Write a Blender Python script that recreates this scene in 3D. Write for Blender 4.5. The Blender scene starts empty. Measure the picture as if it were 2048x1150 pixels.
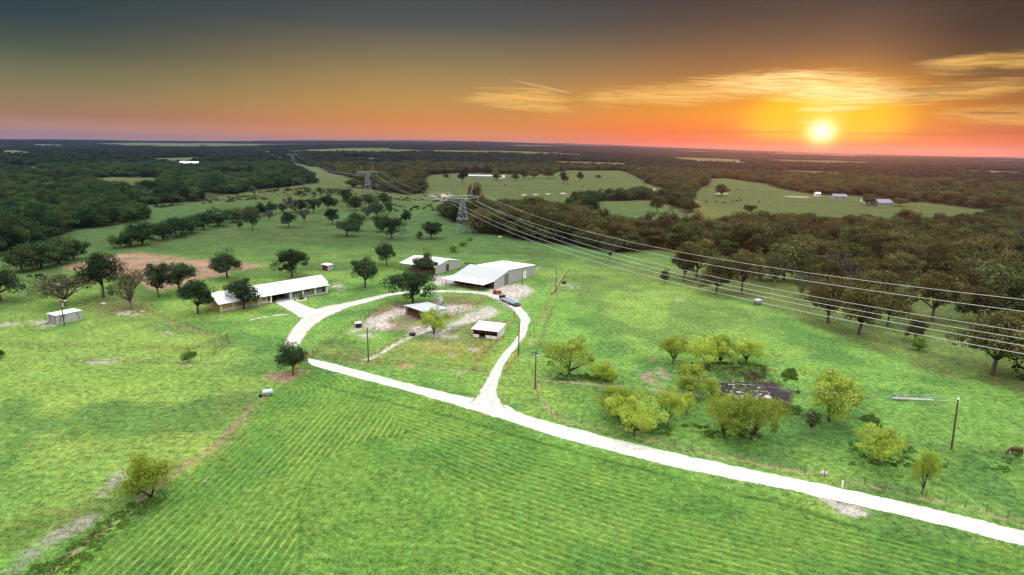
import bpy, math, random
import numpy as np
from mathutils import Vector, Matrix

SC = bpy.context.scene
COL = SC.collection
R_ = math.radians

# ------------------------------------------------------------------ camera
F = 1200.0                       # focal length in photo pixels (2048 wide)
PITCH = math.atan((575 - 293.5) / F)
ROLL = math.atan(37 / 2048.0)
H = 50.0
cp, sp_ = math.cos(PITCH), math.sin(PITCH)
cr, sr = math.cos(ROLL), math.sin(ROLL)
FW = np.array([0, cp, -sp_]); U0 = np.array([0, sp_, cp])
RV = np.array([cr, sr * U0[1], sr * U0[2]]); UV = np.array([-sr, cr * U0[1], cr * U0[2]])
cd = bpy.data.cameras.new('camera'); cam = bpy.data.objects.new('camera', cd); COL.objects.link(cam)
cd.sensor_width = 36; cd.lens = 36 * F / 2048.0; cd.clip_start = 0.5; cd.clip_end = 60000
M = Matrix(((RV[0], UV[0], -FW[0], 0), (RV[1], UV[1], -FW[1], 0), (RV[2], UV[2], -FW[2], H), (0, 0, 0, 1)))
cam.matrix_world = M
SC.camera = cam

# ------------------------------------------------------------------ exposure
SC.view_settings.view_transform = 'Standard'; SC.view_settings.look = 'None'
SC.view_settings.gamma = 1.0; SC.view_settings.exposure = 0.0
SC.render.engine = 'CYCLES'
SC.cycles.use_denoising = True
SC.cycles.max_bounces = 5; SC.cycles.diffuse_bounces = 3; SC.cycles.glossy_bounces = 2
SC.cycles.transmission_bounces = 2; SC.cycles.volume_bounces = 0; SC.cycles.transparent_max_bounces = 8

SUN_AZ, SUN_EL = 26.3, 1.45

# ------------------------------------------------------------------ node helper
class NB:
    def __init__(s, nt):
        s.nt = nt; nt.nodes.clear()
    def node(s, t, **kw):
        n = s.nt.nodes.new(t)
        for k, v in kw.items(): setattr(n, k, v)
        return n
    def put(s, sock, v):
        if isinstance(v, bpy.types.NodeSocket): s.nt.links.new(v, sock)
        elif v is not None:
            if hasattr(sock, 'default_value'):
                if isinstance(v, (tuple, list)) and len(v) == 3 and sock.type == 'RGBA': v = (*v, 1)
                sock.default_value = v
    def m(s, op, a, b=None, c=None, clamp=False):
        n = s.node('ShaderNodeMath', operation=op, use_clamp=clamp)
        s.put(n.inputs[0], a)
        if b is not None: s.put(n.inputs[1], b)
        if c is not None: s.put(n.inputs[2], c)
        return n.outputs[0]
    def vm(s, op, a, b=None):
        n = s.node('ShaderNodeVectorMath', operation=op)
        s.put(n.inputs[0], a)
        if b is not None: s.put(n.inputs[1], b)
        return n.outputs['Value'] if op in ('DOT_PRODUCT', 'LENGTH') else n.outputs['Vector']
    def mix(s, f, a, b, mode='MIX'):
        n = s.node('ShaderNodeMix', data_type='RGBA', blend_type=mode)
        s.put(n.inputs[0], f); s.put(n.inputs[6], a); s.put(n.inputs[7], b)
        return n.outputs[2]
    def ss(s, x, a, b, o0=0.0, o1=1.0):
        n = s.node('ShaderNodeMapRange', interpolation_type='SMOOTHSTEP')
        s.put(n.inputs[0], x); s.put(n.inputs[1], a); s.put(n.inputs[2], b); s.put(n.inputs[3], o0); s.put(n.inputs[4], o1)
        return n.outputs[0]
    def noise(s, vec, scale, detail=3, rough=.55, col=False, lac=2.0):
        n = s.node('ShaderNodeTexNoise'); s.put(n.inputs['Vector'], vec)
        n.inputs['Scale'].default_value = scale; n.inputs['Detail'].default_value = detail
        n.inputs['Roughness'].default_value = rough; n.inputs['Lacunarity'].default_value = lac
        return n.outputs['Color' if col else 'Fac']
    def ramp(s, f, pts, interp='LINEAR'):
        n = s.node('ShaderNodeValToRGB'); s.put(n.inputs[0], f)
        cr_ = n.color_ramp; cr_.interpolation = interp
        while len(cr_.elements) < len(pts): cr_.elements.new(0.5)
        for e, (p, c) in zip(cr_.elements, pts):
            e.position = p; e.color = (*c, 1) if len(c) == 3 else c
        return n.outputs[0]

def lin(r, g, b):
    f = lambda c: (c / 255 / 12.92) if c / 255 <= .04045 else ((c / 255 + .055) / 1.055) ** 2.4
    return (f(r), f(g), f(b))

# ------------------------------------------------------------------ world: dusk sky
W = bpy.data.worlds.new('World'); SC.world = W; W.use_nodes = True
def build_world():
    nb = NB(W.node_tree)
    geo = nb.node('ShaderNodeTexCoord').outputs['Generated']
    sep = nb.node('ShaderNodeSeparateXYZ'); nb.put(sep.inputs[0], nb.vm('NORMALIZE', geo))
    x, y, z = sep.outputs
    el = nb.m('MULTIPLY', nb.m('ARCSINE', z), 57.2958)
    az = nb.m('MULTIPLY', nb.m('ARCTAN2', x, y), 57.2958)
    daz = nb.m('SUBTRACT', az, SUN_AZ); del_ = nb.m('SUBTRACT', el, SUN_EL)
    t = nb.m('DIVIDE', el, 14.0, clamp=True)
    P_ = lambda e: max(0, min(1, e / 14.0))
    # clear sky away from the sun, by elevation
    left = nb.ramp(t, [(0, lin(204, 160, 128)), (P_(.9), lin(194, 144, 112)), (P_(1.8), lin(166, 124, 88)), (P_(3.0), lin(146, 128, 84)),
                       (P_(4.6), lin(118, 116, 78)), (P_(6.5), lin(78, 88, 70)), (P_(8.6), lin(48, 66, 66)), (1, lin(40, 56, 64))])
    mid = nb.ramp(t, [(0, lin(240, 162, 104)), (P_(.8), lin(236, 148, 86)), (P_(2.0), lin(222, 142, 62)), (P_(3.6), lin(196, 148, 72)),
                      (P_(5.6), lin(170, 138, 80)), (P_(7.6), lin(134, 118, 80)), (P_(10.2), lin(84, 86, 78)), (1, lin(56, 64, 70))])
    near = nb.ramp(t, [(0, lin(244, 92, 0)), (P_(.8), lin(252, 102, 0)), (P_(1.6), lin(252, 116, 0)), (P_(3), lin(242, 146, 14)), (P_(4.6), lin(214, 140, 40)),
                       (P_(6.5), lin(160, 114, 62)), (P_(9), lin(112, 88, 62)), (P_(11), lin(80, 68, 56)), (1, lin(58, 54, 50))])
    right = nb.ramp(t, [(0, lin(246, 132, 62)), (P_(.9), lin(232, 112, 44)), (P_(1.8), lin(206, 108, 40)), (P_(3.2), lin(184, 112, 30)), (P_(4.8), lin(134, 94, 44)),
                        (P_(7), lin(86, 70, 44)), (P_(9), lin(58, 50, 38)), (1, lin(44, 40, 35))])
    c = nb.mix(nb.ss(az, -40, -6), left, mid)
    c = nb.mix(nb.ss(az, -4, 20), c, near)
    c = nb.mix(nb.ss(az, 27, 37), c, right)
    # glow round the sun, wider than tall
    r0 = nb.m('SQRT', nb.m('ADD', nb.m('POWER', nb.m('DIVIDE', daz, 11.0), 2), nb.m('POWER', nb.m('DIVIDE', nb.m('SUBTRACT', el, 2.8), 4.6), 2)))
    c = nb.mix(nb.m('MULTIPLY', nb.m('MULTIPLY', nb.ss(r0, 1.2, 0.2), .6), nb.ss(el, .1, 1.5)), c, (1.0, .43, .012))
    r1 = nb.m('SQRT', nb.m('ADD', nb.m('POWER', nb.m('DIVIDE', daz, 5.6), 2), nb.m('POWER', nb.m('DIVIDE', nb.m('SUBTRACT', el, 2.5), 2.7), 2)))
    g1 = nb.ss(r1, 1.35, 0.6)
    c = nb.mix(nb.m('MULTIPLY', g1, nb.ss(el, .3, 1.8)), c, (1.0, .60, .0))
    r2 = nb.m('SQRT', nb.m('ADD', nb.m('POWER', nb.m('DIVIDE', daz, 2.1), 2), nb.m('POWER', nb.m('DIVIDE', nb.m('SUBTRACT', el, 3.2), 2.4), 2)))
    c = nb.mix(nb.m('MULTIPLY', nb.ss(r2, 1.25, 0.2), .8), c, (1.0, .76, .06))
    # clouds: long thin wisps in a band over the sun
    cv = nb.node('ShaderNodeCombineXYZ'); nb.put(cv.inputs[0], nb.m('MULTIPLY', az, .075)); nb.put(cv.inputs[1], nb.m('ADD', nb.m('MULTIPLY', el, .95), nb.m('MULTIPLY', az, .035)))
    warp = nb.noise(cv.outputs[0], 1.1, 4, .55, col=True)
    cvv = nb.vm('ADD', cv.outputs[0], nb.vm('MULTIPLY', nb.vm('SUBTRACT', warp, (.5, .5, .5)), (.8, .9, 0)))
    n1 = nb.noise(cvv, 1.9, 8, .62)
    n2 = nb.noise(nb.vm('ADD', nb.vm('MULTIPLY', cvv, (1.1, 1.7, 1)), (7.3, 2.1, 0)), 4.6, 7, .66)
    nn = nb.m('ADD', nb.m('MULTIPLY', n1, .55), nb.m('MULTIPLY', n2, .45))
    def ell(a0, e0, ra, re, w, tilt=0.0):
        da = nb.m('SUBTRACT', az, a0)
        de = nb.m('SUBTRACT', nb.m('SUBTRACT', el, e0), nb.m('MULTIPLY', da, tilt))
        r = nb.m('SQRT', nb.m('ADD', nb.m('POWER', nb.m('DIVIDE', da, ra), 2), nb.m('POWER', nb.m('DIVIDE', de, re), 2)))
        return nb.m('MULTIPLY', nb.ss(r, 1.3, 0.1), w)
    mask = ell(0.0, 4.4, 6.4, 1.1, .27)
    for a in [(2.0, 3.5, 5.2, .55, .24, 0), (13.5, 4.7, 10, 1.3, .29, .04), (22, 5.5, 9.5, 1.35, .33, .01), (27.5, 4.8, 8, 1.4, .34, -.03), (36.4, 6.5, 5.2, .85, .33, .02), (38.0, 2.8, 5.2, .95, .26, -.04), (34, 4.5, 8, .9, .31, .07), (27.2, 3.5, 3.6, .3, .36, .03), (25.8, 2.35, 1.9, .16, .32, -.05)]:
        mask = nb.m('MAXIMUM', mask, ell(*a))
    dens = nb.m('MULTIPLY', nb.m('POWER', nb.ss(nb.m('ADD', nn, mask), .54, .90), .95), nb.ss(mask, .02, .12))
    near_sun = nb.ss(nb.m('ABSOLUTE', daz), 13, 1)
    ccol = nb.mix(near_sun, (.98, .58, .14), (1.25, .95, .38))
    br = nb.ss(n2, .34, .60)
    ccol = nb.mix(br, nb.mix(.4, ccol, (.75, .33, .05)), ccol)
    ccol = nb.mix(nb.ss(az, 29, 37), ccol, (.80, .46, .10))
    c = nb.mix(nb.m('MULTIPLY', dens, .92), c, ccol)
    under = nb.ss(nb.m('ADD', nb.noise(nb.vm('ADD', cvv, (3.1, 1.7, 0)), 2.6, 6, .6), mask), .74, .92)
    c = nb.mix(nb.m('MULTIPLY', nb.m('MULTIPLY', under, nb.ss(az, 27, 33)), .45), c, lin(86, 62, 40))
    # contrail left of the clouds and the thin dark bar level with the sun
    q = nb.m('ADD', nb.m('MULTIPLY', nb.m('SUBTRACT', az, 2.6), -.19), 5.05)
    tr = nb.m('MULTIPLY', nb.ss(nb.m('ABSOLUTE', nb.m('SUBTRACT', el, nb.m('ADD', q, nb.m('MULTIPLY', nn, .5)))), .11, .02), nb.m('MULTIPLY', nb.ss(az, -1.0, 1.5), nb.ss(az, 5.4, 4.6)))
    c = nb.mix(nb.m('MULTIPLY', tr, .45), c, (.95, .62, .25))
    bar = nb.m('SUBTRACT', nb.m('SUBTRACT', el, 1.55), nb.m('MULTIPLY', nb.m('SUBTRACT', nn, .5), 1.0))
    barm = nb.m('MULTIPLY', nb.ss(nb.m('ABSOLUTE', bar), .2, .04), nb.m('MULTIPLY', nb.ss(az, 8, 21), .30))
    barm = nb.m('MULTIPLY', barm, nb.ss(nb.m('ABSOLUTE', daz), .9, 2.2))
    c = nb.mix(barm, c, (.40, .10, .06))
    # sun core
    rs = nb.m('SQRT', nb.m('ADD', nb.m('POWER', daz, 2), nb.m('POWER', nb.m('MULTIPLY', nb.m('SUBTRACT', el, SUN_EL + .22), 1.12), 2)))
    c = nb.mix(nb.m('POWER', nb.ss(rs, 2.7, .2), 1.5), c, (1.05, .84, .10))
    c = nb.mix(nb.m('POWER', nb.ss(rs, 2.0, .0), 2.2), c, (2.2, 1.8, 1.05))
    # the sky overhead (never in the frame): bright and even, it lights the ground
    up = nb.ss(el, 16, 44)
    c = nb.mix(up, c, ZENITH)
    sky = nb.node('ShaderNodeTexSky', sky_type='NISHITA', sun_disc=False)
    sky.sun_elevation = R_(SUN_EL); sky.sun_rotation = R_(SUN_AZ)
    bg = nb.node('ShaderNodeBackground'); nb.put(bg.inputs[0], c); bg.inputs[1].default_value = 1.0
    bg2 = nb.node('ShaderNodeBackground'); nb.put(bg2.inputs[0], sky.outputs[0]); bg2.inputs[1].default_value = 0.002
    add = nb.node('ShaderNodeAddShader')
    nb.put(add.inputs[0], bg.outputs[0]); nb.put(add.inputs[1], bg2.outputs[0])
    out = nb.node('ShaderNodeOutputWorld'); nb.put(out.inputs[0], add.outputs[0])
ZENITH = (3.75, 3.75, 3.6)
build_world()

sl = bpy.data.lights.new('sun', 'SUN'); sl.energy = 5.0; sl.angle = R_(.5); sl.color = (1.0, .20, .02)
so = bpy.data.objects.new('sun', sl); COL.objects.link(so)
sd = Vector((math.sin(R_(SUN_AZ)) * math.cos(R_(SUN_EL)), math.cos(R_(SUN_AZ)) * math.cos(R_(SUN_EL)), math.sin(R_(SUN_EL))))
so.rotation_euler = sd.to_track_quat('Z', 'Y').to_euler(); so.location = (60, 120, 140)

# ------------------------------------------------------------------ numpy noise, terrain, projection
_rng = np.random.RandomState(5)
_T = _rng.rand(512, 512)
def vnoise(x, y):
    xi = np.floor(x).astype(int); yi = np.floor(y).astype(int); fx = x - xi; fy = y - yi
    fx = fx * fx * (3 - 2 * fx); fy = fy * fy * (3 - 2 * fy)
    a = _T[xi & 511, yi & 511]; b = _T[(xi + 1) & 511, yi & 511]; c = _T[xi & 511, (yi + 1) & 511]; d = _T[(xi + 1) & 511, (yi + 1) & 511]
    return a + (b - a) * fx + (c - a) * fy + (a - b - c + d) * fx * fy
def fbm(x, y, s, o=4, seed=0.0):
    v = 0; amp = .5; tot = 0
    for i in range(o):
        v = v + amp * vnoise(x / s + seed + i * 17.3, y / s - seed * 1.7 + i * 9.1); tot += amp; amp *= .5; s = s * .5
    return v / tot
def sst(x, a, b):
    t = np.clip((x - a) / (b - a), 0, 1); return t * t * (3 - 2 * t)

def flat_bumps(x, y):
    z = 0
    # pond hollow and the banks round it
    d = np.sqrt(((x - 52.5) / 10.0) ** 2 + ((y - 121.5) / 8.0) ** 2)
    z = z - 1.1 * sst(d, 1.25, .75)
    d2 = np.sqrt(((x - 62) / 9.0) ** 2 + ((y - 131.5) / 4.5) ** 2)
    z = z + 1.5 * np.exp(-d2 * d2 * 1.4)
    return z
def terrain(x, y):
    x = np.asarray(x, float); y = np.asarray(y, float)
    r = np.hypot(x, y); az = np.degrees(np.arctan2(x, y))
    a = np.abs(az)
    A = (.0030 + .0098 * np.exp(-((az + 1.5) / 22.0) ** 2))
    s = sst(r, 320, 2200)
    z = A * np.minimum(r, 9600) * s
    k = sst(r, 420, 3000)
    z = z + k * (fbm(x, y, 1500, 3, 3.7) - .5) * np.minimum(r * .010, 34)
    z = z + sst(r, 240, 500) * (fbm(x, y, 160, 3, 8.2) - .5) * 3.0
    z = z - sst(r, 9700, 11000) * 160
    return z + flat_bumps(x, y)
def proj(x, y, z):
    d0 = x * FW[0] + y * FW[1] + (z - H) * FW[2]
    d0 = np.where(d0 > 1, d0, 1)
    u = x * RV[0] + y * RV[1] + (z - H) * RV[2]; v = x * UV[0] + y * UV[1] + (z - H) * UV[2]
    return 1024 + F * u / d0, 575 - F * v / d0
def ray(px, py):
    return FW + (px - 1024) / F * RV + (575 - py) / F * UV
def G(px, py, z=None):
    """photo pixel -> ground point (or the point at height z)"""
    d = ray(px, py)
    if z is not None:
        t = (z - H) / d[2]; return (d[0] * t, d[1] * t)
    h = math.hypot(d[0], d[1])
    rs = np.geomspace(55, 9500, 1400)
    X = d[0] / h * rs; Y = d[1] / h * rs; Z = H + d[2] / h * rs
    below = np.nonzero(Z < terrain(X, Y))[0]
    i = below[0] if len(below) else len(rs) - 1
    lo, hi = rs[max(i - 1, 0)], rs[i]
    for _ in range(20):
        mid_ = (lo + hi) / 2
        if H + d[2] / h * mid_ < terrain(d[0] / h * mid_, d[1] / h * mid_): hi = mid_
        else: lo = mid_
    return (d[0] / h * hi, d[1] / h * hi)
def G3(px, py):
    x, y = G(px, py); return (x, y, float(terrain(x, y)))
def inpoly(px, py, poly):
    poly = np.asarray(poly, float); ins = np.zeros(px.shape, bool)
    x0, y0 = poly[:, 0].min(), poly[:, 1].min(); x1, y1 = poly[:, 0].max(), poly[:, 1].max()
    sel = np.nonzero((px >= x0) & (px <= x1) & (py >= y0) & (py <= y1))[0]
    if not len(sel): return ins
    X = px[sel]; Y = py[sel]; r = np.zeros(len(sel), bool); j = len(poly) - 1
    for i in range(len(poly)):
        xi, yi = poly[i]; xj, yj = poly[j]
        if yi != yj:
            r ^= ((yi > Y) != (yj > Y)) & (X < (xj - xi) * (Y - yi) / (yj - yi) + xi)
        j = i
    ins[sel] = r; return ins
def dist_line(x, y, pts):
    d = np.full(x.shape, 1e9)
    for (ax, ay), (bx, by) in zip(pts[:-1], pts[1:]):
        vx, vy = bx - ax, by - ay; t = np.clip(((x - ax) * vx + (y - ay) * vy) / (vx * vx + vy * vy + 1e-9), 0, 1)
        d = np.minimum(d, np.hypot(x - ax - t * vx, y - ay - t * vy))
    return d

# ------------------------------------------------------------------ mesh builder
class MB:
    def __init__(s): s.v = []; s.f = []
    def quad(s, a, b, c, d): n = len(s.v); s.v += [a, b, c, d]; s.f.append((n, n + 1, n + 2, n + 3)); return s
    def poly(s, pts): n = len(s.v); s.v += list(pts); s.f.append(tuple(range(n, n + len(pts)))); return s
    def box(s, x0, x1, y0, y1, z0, z1):
        n = len(s.v)
        s.v += [(x0, y0, z0), (x1, y0, z0), (x1, y1, z0), (x0, y1, z0), (x0, y0, z1), (x1, y0, z1), (x1, y1, z1), (x0, y1, z1)]
        s.f += [tuple(n + k for k in q) for q in ((0, 3, 2, 1), (4, 5, 6, 7), (0, 1, 5, 4), (1, 2, 6, 5), (2, 3, 7, 6), (3, 0, 4, 7))]
        return s
    def prism(s, prof, y0, y1):
        """profile in x,z (counter-clockwise seen from -y) extruded along y"""
        k = len(prof); n = len(s.v)
        s.v += [(x, y0, z) for x, z in prof] + [(x, y1, z) for x, z in prof]
        s.f.append(tuple(range(n, n + k))); s.f.append(tuple(range(n + 2 * k - 1, n + k - 1, -1)))
        for i in range(k):
            j = (i + 1) % k; s.f.append((n + j, n + i, n + k + i, n + k + j))
        return s
    def tube(s, pts, rad, seg=6, cap=True):
        n0 = len(s.v); pts = [Vector(p) for p in pts]
        rads = rad if isinstance(rad, (list, tuple)) else [rad] * len(pts)
        for i, p in enumerate(pts):
            t = (pts[min(i + 1, len(pts) - 1)] - pts[max(i - 1, 0)])
            t = t.normalized() if t.length > 1e-6 else Vector((0, 0, 1))
            a = Vector((0, 0, 1)).cross(t)
            if a.length < .05: a = Vector((1, 0, 0)).cross(t)
            a.normalize(); b = t.cross(a)
            for k in range(seg):
                an = 2 * math.pi * k / seg
                s.v.append(tuple(p + (a * math.cos(an) + b * math.sin(an)) * rads[i]))
        for i in range(len(pts) - 1):
            for k in range(seg):
                q = n0 + i * seg
                s.f.append((q + k, q + (k + 1) % seg, q + seg + (k + 1) % seg, q + seg + k))
        if cap:
            s.f.append(tuple(n0 + k for k in range(seg - 1, -1, -1))); q = n0 + (len(pts) - 1) * seg
            s.f.append(tuple(q + k for k in range(seg)))
        return s
    def mesh(s, name, mat, smooth=False):
        me = bpy.data.meshes.new(name); me.from_pydata([tuple(map(float, p)) for p in s.v], [], s.f); me.update()
        if mat: me.materials.append(mat)
        if smooth: me.polygons.foreach_set('use_smooth', [True] * len(me.polygons))
        return me
    def build(s, name, mat, parent=None, smooth=False, bevel=0):
        o = bpy.data.objects.new(name, s.mesh(name, mat, smooth)); COL.objects.link(o)
        if parent: o.parent = parent
        if bevel:
            m_ = o.modifiers.new('bevel', 'BEVEL'); m_.width = bevel; m_.segments = 2; m_.limit_method = 'ANGLE'
        return o
def thing(name, label, cat, loc=(0, 0, 0), rot=0, group=None, kind=None):
    o = bpy.data.objects.new(name, None); COL.objects.link(o); o.empty_display_size = .5
    o.location = loc; o.rotation_euler = (0, 0, rot)
    return tag(o, label, cat, group, kind)
def tag(o, label, cat, group=None, kind=None):
    if label: o['label'] = label
    if cat: o['category'] = cat
    if group: o['group'] = group
    if kind: o['kind'] = kind
    return o
def copy_tree(root, loc, rot=0, label=None, scale=None):
    r = root.copy(); COL.objects.link(r); r.location = loc; r.rotation_euler = (0, 0, rot)
    if label: r['label'] = label
    if scale: r.scale = scale
    for ch in list(root.children):
        c = ch.copy(); COL.objects.link(c); c.parent = r
        for g in ch.children:
            d = g.copy(); COL.objects.link(d); d.parent = c
    return r

# ------------------------------------------------------------------ materials
def mat(name, col, rough=.8, metal=0, var=.15, scale=1.5, bump=0, spec=.3, col2=None, c2lo=.5, c2hi=.7, detail=4, stretch=None):
    m_ = bpy.data.materials.new(name); m_.use_nodes = True; nb = NB(m_.node_tree)
    tc = nb.node('ShaderNodeTexCoord').outputs['Object']
    v = nb.vm('MULTIPLY', tc, stretch) if stretch else tc
    n = nb.noise(v, scale, detail, .6)
    k = nb.m('ADD', nb.m('MULTIPLY', n, 2 * var), 1 - var)
    c = nb.vm('SCALE', col); nb.put(c.node.inputs['Scale'], k)
    if col2:
        n2 = nb.noise(nb.vm('ADD', v, (3.1, 7.7, 1.3)), scale * .6, 5, .65)
        c = nb.mix(nb.ss(n2, c2lo, c2hi), c, col2)
    b = nb.node('ShaderNodeBsdfPrincipled'); nb.put(b.inputs['Base Color'], c)
    b.inputs['Roughness'].default_value = rough; b.inputs['Metallic'].default_value = metal; b.inputs['Specular IOR Level'].default_value = spec
    if bump:
        bp = nb.node('ShaderNodeBump'); bp.inputs['Strength'].default_value = bump; bp.inputs['Distance'].default_value = .05
        nb.put(bp.inputs['Height'], n); nb.put(b.inputs['Normal'], bp.outputs[0])
    o = nb.node('ShaderNodeOutputMaterial'); nb.put(o.inputs[0], b.outputs[0])
    return m_
def corrugated(name, col, axis=0, pitch=.3, col2=None, lo=.5, hi=.75, rough=.5, depth=.02, metal=0.0):
    """ribbed sheet metal: ribs across the given object axis"""
    m_ = bpy.data.materials.new(name); m_.use_nodes = True; nb = NB(m_.node_tree)
    tc = nb.node('ShaderNodeTexCoord').outputs['Object']
    sep = nb.node('ShaderNodeSeparateXYZ'); nb.put(sep.inputs[0], tc)
    w = nb.m('SINE', nb.m('MULTIPLY', sep.outputs[axis], 2 * math.pi / pitch))
    panel = nb.noise(nb.vm('MULTIPLY', tc, (1.1 if axis == 0 else .06, 1.1 if axis == 1 else .06, .06)), 1.0, 1)
    n = nb.noise(tc, .9, 5, .65)
    k = nb.m('ADD', .80, nb.m('ADD', nb.m('MULTIPLY', n, .2), nb.m('MULTIPLY', panel, .2)))
    c = nb.vm('SCALE', col); nb.put(c.node.inputs['Scale'], k)
    if col2:
        st = nb.noise(nb.vm('MULTIPLY', tc, (1.6, 1.6, .25)), 1.0, 6, .7)
        c = nb.mix(nb.ss(st, lo, hi), c, col2)
    b = nb.node('ShaderNodeBsdfPrincipled'); nb.put(b.inputs['Base Color'], c); b.inputs['Roughness'].default_value = rough
    b.inputs['Metallic'].default_value = metal; b.inputs['Specular IOR Level'].default_value = .4
    bp = nb.node('ShaderNodeBump'); bp.inputs['Strength'].default_value = .6; bp.inputs['Distance'].default_value = depth
    nb.put(bp.inputs['Height'], w); nb.put(b.inputs['Normal'], bp.outputs[0])
    o = nb.node('ShaderNodeOutputMaterial'); nb.put(o.inputs[0], b.outputs[0])
    return m_
def leafmat(name, dark, light, alt, altamt=.3, trans=.25):
    m_ = bpy.data.materials.new(name); m_.use_nodes = True; nb = NB(m_.node_tree)
    at = nb.node('ShaderNodeAttribute', attribute_name='tint')
    oi = nb.node('ShaderNodeObjectInfo')
    c = nb.mix(at.outputs['Fac'], dark, light)
    rnd = oi.outputs['Random']
    c = nb.mix(nb.m('MULTIPLY', nb.ss(rnd, .35, 1.0), altamt), c, alt)
    k = nb.m('ADD', .62, nb.m('MULTIPLY', nb.m('FRACT', nb.m('MULTIPLY', rnd, 7.31)), .80))
    cs = nb.vm('SCALE', c); nb.put(cs.node.inputs['Scale'], k)
    d = nb.node('ShaderNodeBsdfDiffuse'); nb.put(d.inputs[0], cs)
    t = nb.node('ShaderNodeBsdfTranslucent'); nb.put(t.inputs[0], cs)
    mx = nb.node('ShaderNodeMixShader'); mx.inputs[0].default_value = trans
    nb.put(mx.inputs[1], d.outputs[0]); nb.put(mx.inputs[2], t.outputs[0])
    o = nb.node('ShaderNodeOutputMaterial'); nb.put(o.inputs[0], mx.outputs[0])
    return m_
MT = {}
MT['roof_white'] = corrugated('white_sheet_roof', (.62, .64, .68), 0, .35)
MT['roof_white_y'] = corrugated('white_sheet_roof_cross', (.62, .64, .68), 1, .35)
MT['roof_grey_y'] = corrugated('grey_sheet_roof', (.30, .31, .33), 1, .35)
MT['roof_grey'] = corrugated('weathered_sheet_roof', (.33, .345, .38), 0, .35, (.42, .42, .44))
MT['wall_metal'] = corrugated('pale_sheet_wall', (.36, .37, .37), 0, .3)
MT['wall_metal_y'] = corrugated('pale_sheet_wall_cross', (.36, .37, .37), 1, .3)
MT['wall_old'] = corrugated('streaked_sheet_wall', (.42, .44, .46), 0, .3, (.10, .07, .07), .5, .66)
MT['wall_old_y'] = corrugated('streaked_sheet_wall_cross', (.34, .33, .36), 1, .3, (.10, .06, .06), .46, .6)
MT['red_wood'] = mat('dark_red_boards', (.11, .035, .03), .9, var=.3, scale=2, stretch=(4, 4, .6), col2=(.05, .025, .02))
MT['rust'] = mat('rusty_pipe', (.16, .07, .04), .85, var=.3, scale=4)
MT['rust_light'] = mat('orange_rusty_pipe', (.38, .16, .07), .85, var=.3, scale=4)
MT['pole'] = mat('weathered_pole_wood', (.075, .05, .038), .9, var=.3, scale=3, stretch=(6, 6, .4))
MT['galv'] = mat('galvanised_steel', (.42, .45, .48), .5, .3, var=.12, scale=3)
MT['pylon'] = mat('dull_galvanised_steel', (.20, .23, .24), .6, .2, var=.12, scale=3)
MT['wire'] = mat('aluminium_conductor', (.46, .48, .47), .45, .1, var=.05)
MT['thin_wire'] = mat('dark_fence_wire', (.16, .14, .12), .7)
MT['white'] = mat('white_paint', (.75, .75, .72), .6, var=.06)
MT['black'] = mat('black_paint', (.018, .018, .02), .5, var=.2)
MT['rubber'] = mat('tyre_rubber', (.02, .02, .02), .9)
MT['red'] = mat('red_paint', (.42, .02, .03), .45, var=.1)
MT['yellow'] = mat('yellow_paint', (.34, .27, .12), .8, var=.2, col2=(.45, .30, .10))
MT['blue_grey'] = mat('blue_grey_steel_deck', (.13, .17, .21), .55, var=.2, scale=2)
MT['stone'] = mat('tan_limestone', (.46, .33, .14), .9, var=.25, scale=3.5, bump=.4, col2=(.58, .48, .28))
MT['stone_pale'] = mat('cream_limestone', (.60, .52, .36), .9, var=.15, scale=3)
MT['stone_grey'] = mat('grey_limestone', (.26, .26, .245), .9, var=.25, scale=3.5, bump=.4, col2=(.36, .34, .30))
MT['concrete'] = mat('pale_concrete', (.42, .41, .42), .9, var=.12, scale=.8, col2=(.30, .28, .27), c2lo=.62, c2hi=.8)
MT['dark'] = mat('shaded_interior_boards', (.06, .045, .045), .95, var=.2)
MT['door_grey'] = corrugated('grey_roller_door', (.16, .17, .20), 2, .3)
MT['glass'] = mat('window_glass', (.03, .035, .04), .12, var=.05, spec=.6)
MT['bark'] = mat('tree_bark', (.075, .06, .048), .95, var=.3, scale=4, stretch=(3, 3, .6))
MT['bark_pale'] = mat('pale_tree_bark', (.14, .11, .09), .95, var=.3, scale=4, stretch=(3, 3, .6))
MT['coat_bay'] = mat('chestnut_horse_coat', (.085, .034, .018), .7, var=.15)
MT['coat_black'] = mat('black_cattle_coat', (.012, .01, .01), .7, var=.2)
MT['rock'] = mat('grey_boulder', (.38, .33, .30), .95, var=.25, scale=4, bump=.5)
MT['roof_blue'] = mat('blue_grey_roof', (.13, .135, .19), .6, var=.1)
MT['tank'] = mat('pale_blue_enamel', (.45, .56, .66), .4, var=.12)
MT['net'] = mat('pale_green_pipe', (.30, .38, .33), .5)
MT['oak'] = leafmat('oak_foliage', (.016, .034, .016), (.056, .088, .038), (.050, .066, .030), .4)
MT['oak_brown'] = leafmat('olive_oak_foliage', (.036, .040, .016), (.120, .112, .040), (.090, .075, .034), .5)
MT['wood_glare_tint'] = leafmat('glare_tinted_woodland_foliage', (.022, .030, .013), (.086, .104, .034), (.098, .078, .034), .65)  # olive leaves with the sun glare's brown tint put into their colour
MT['sparse'] = leafmat('thin_grey_green_foliage', (.050, .055, .028), (.105, .115, .052), (.11, .085, .05), .4)
MT['willow'] = leafmat('yellow_green_foliage', (.16, .225, .035), (.48, .58, .100), (.30, .37, .06), .5, .35)
MT['wood'] = leafmat('woodland_foliage', (.012, .030, .013), (.042, .084, .030), (.066, .082, .026), .6)
MT['far_wood'] = leafmat('distant_foliage', (.008, .020, .012), (.030, .052, .026), (.040, .046, .022), .5)
MT['grey_crown'] = leafmat('grey_leafless_twigs', (.05, .055, .055), (.085, .095, .100), (.07, .075, .075), .5)
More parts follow.
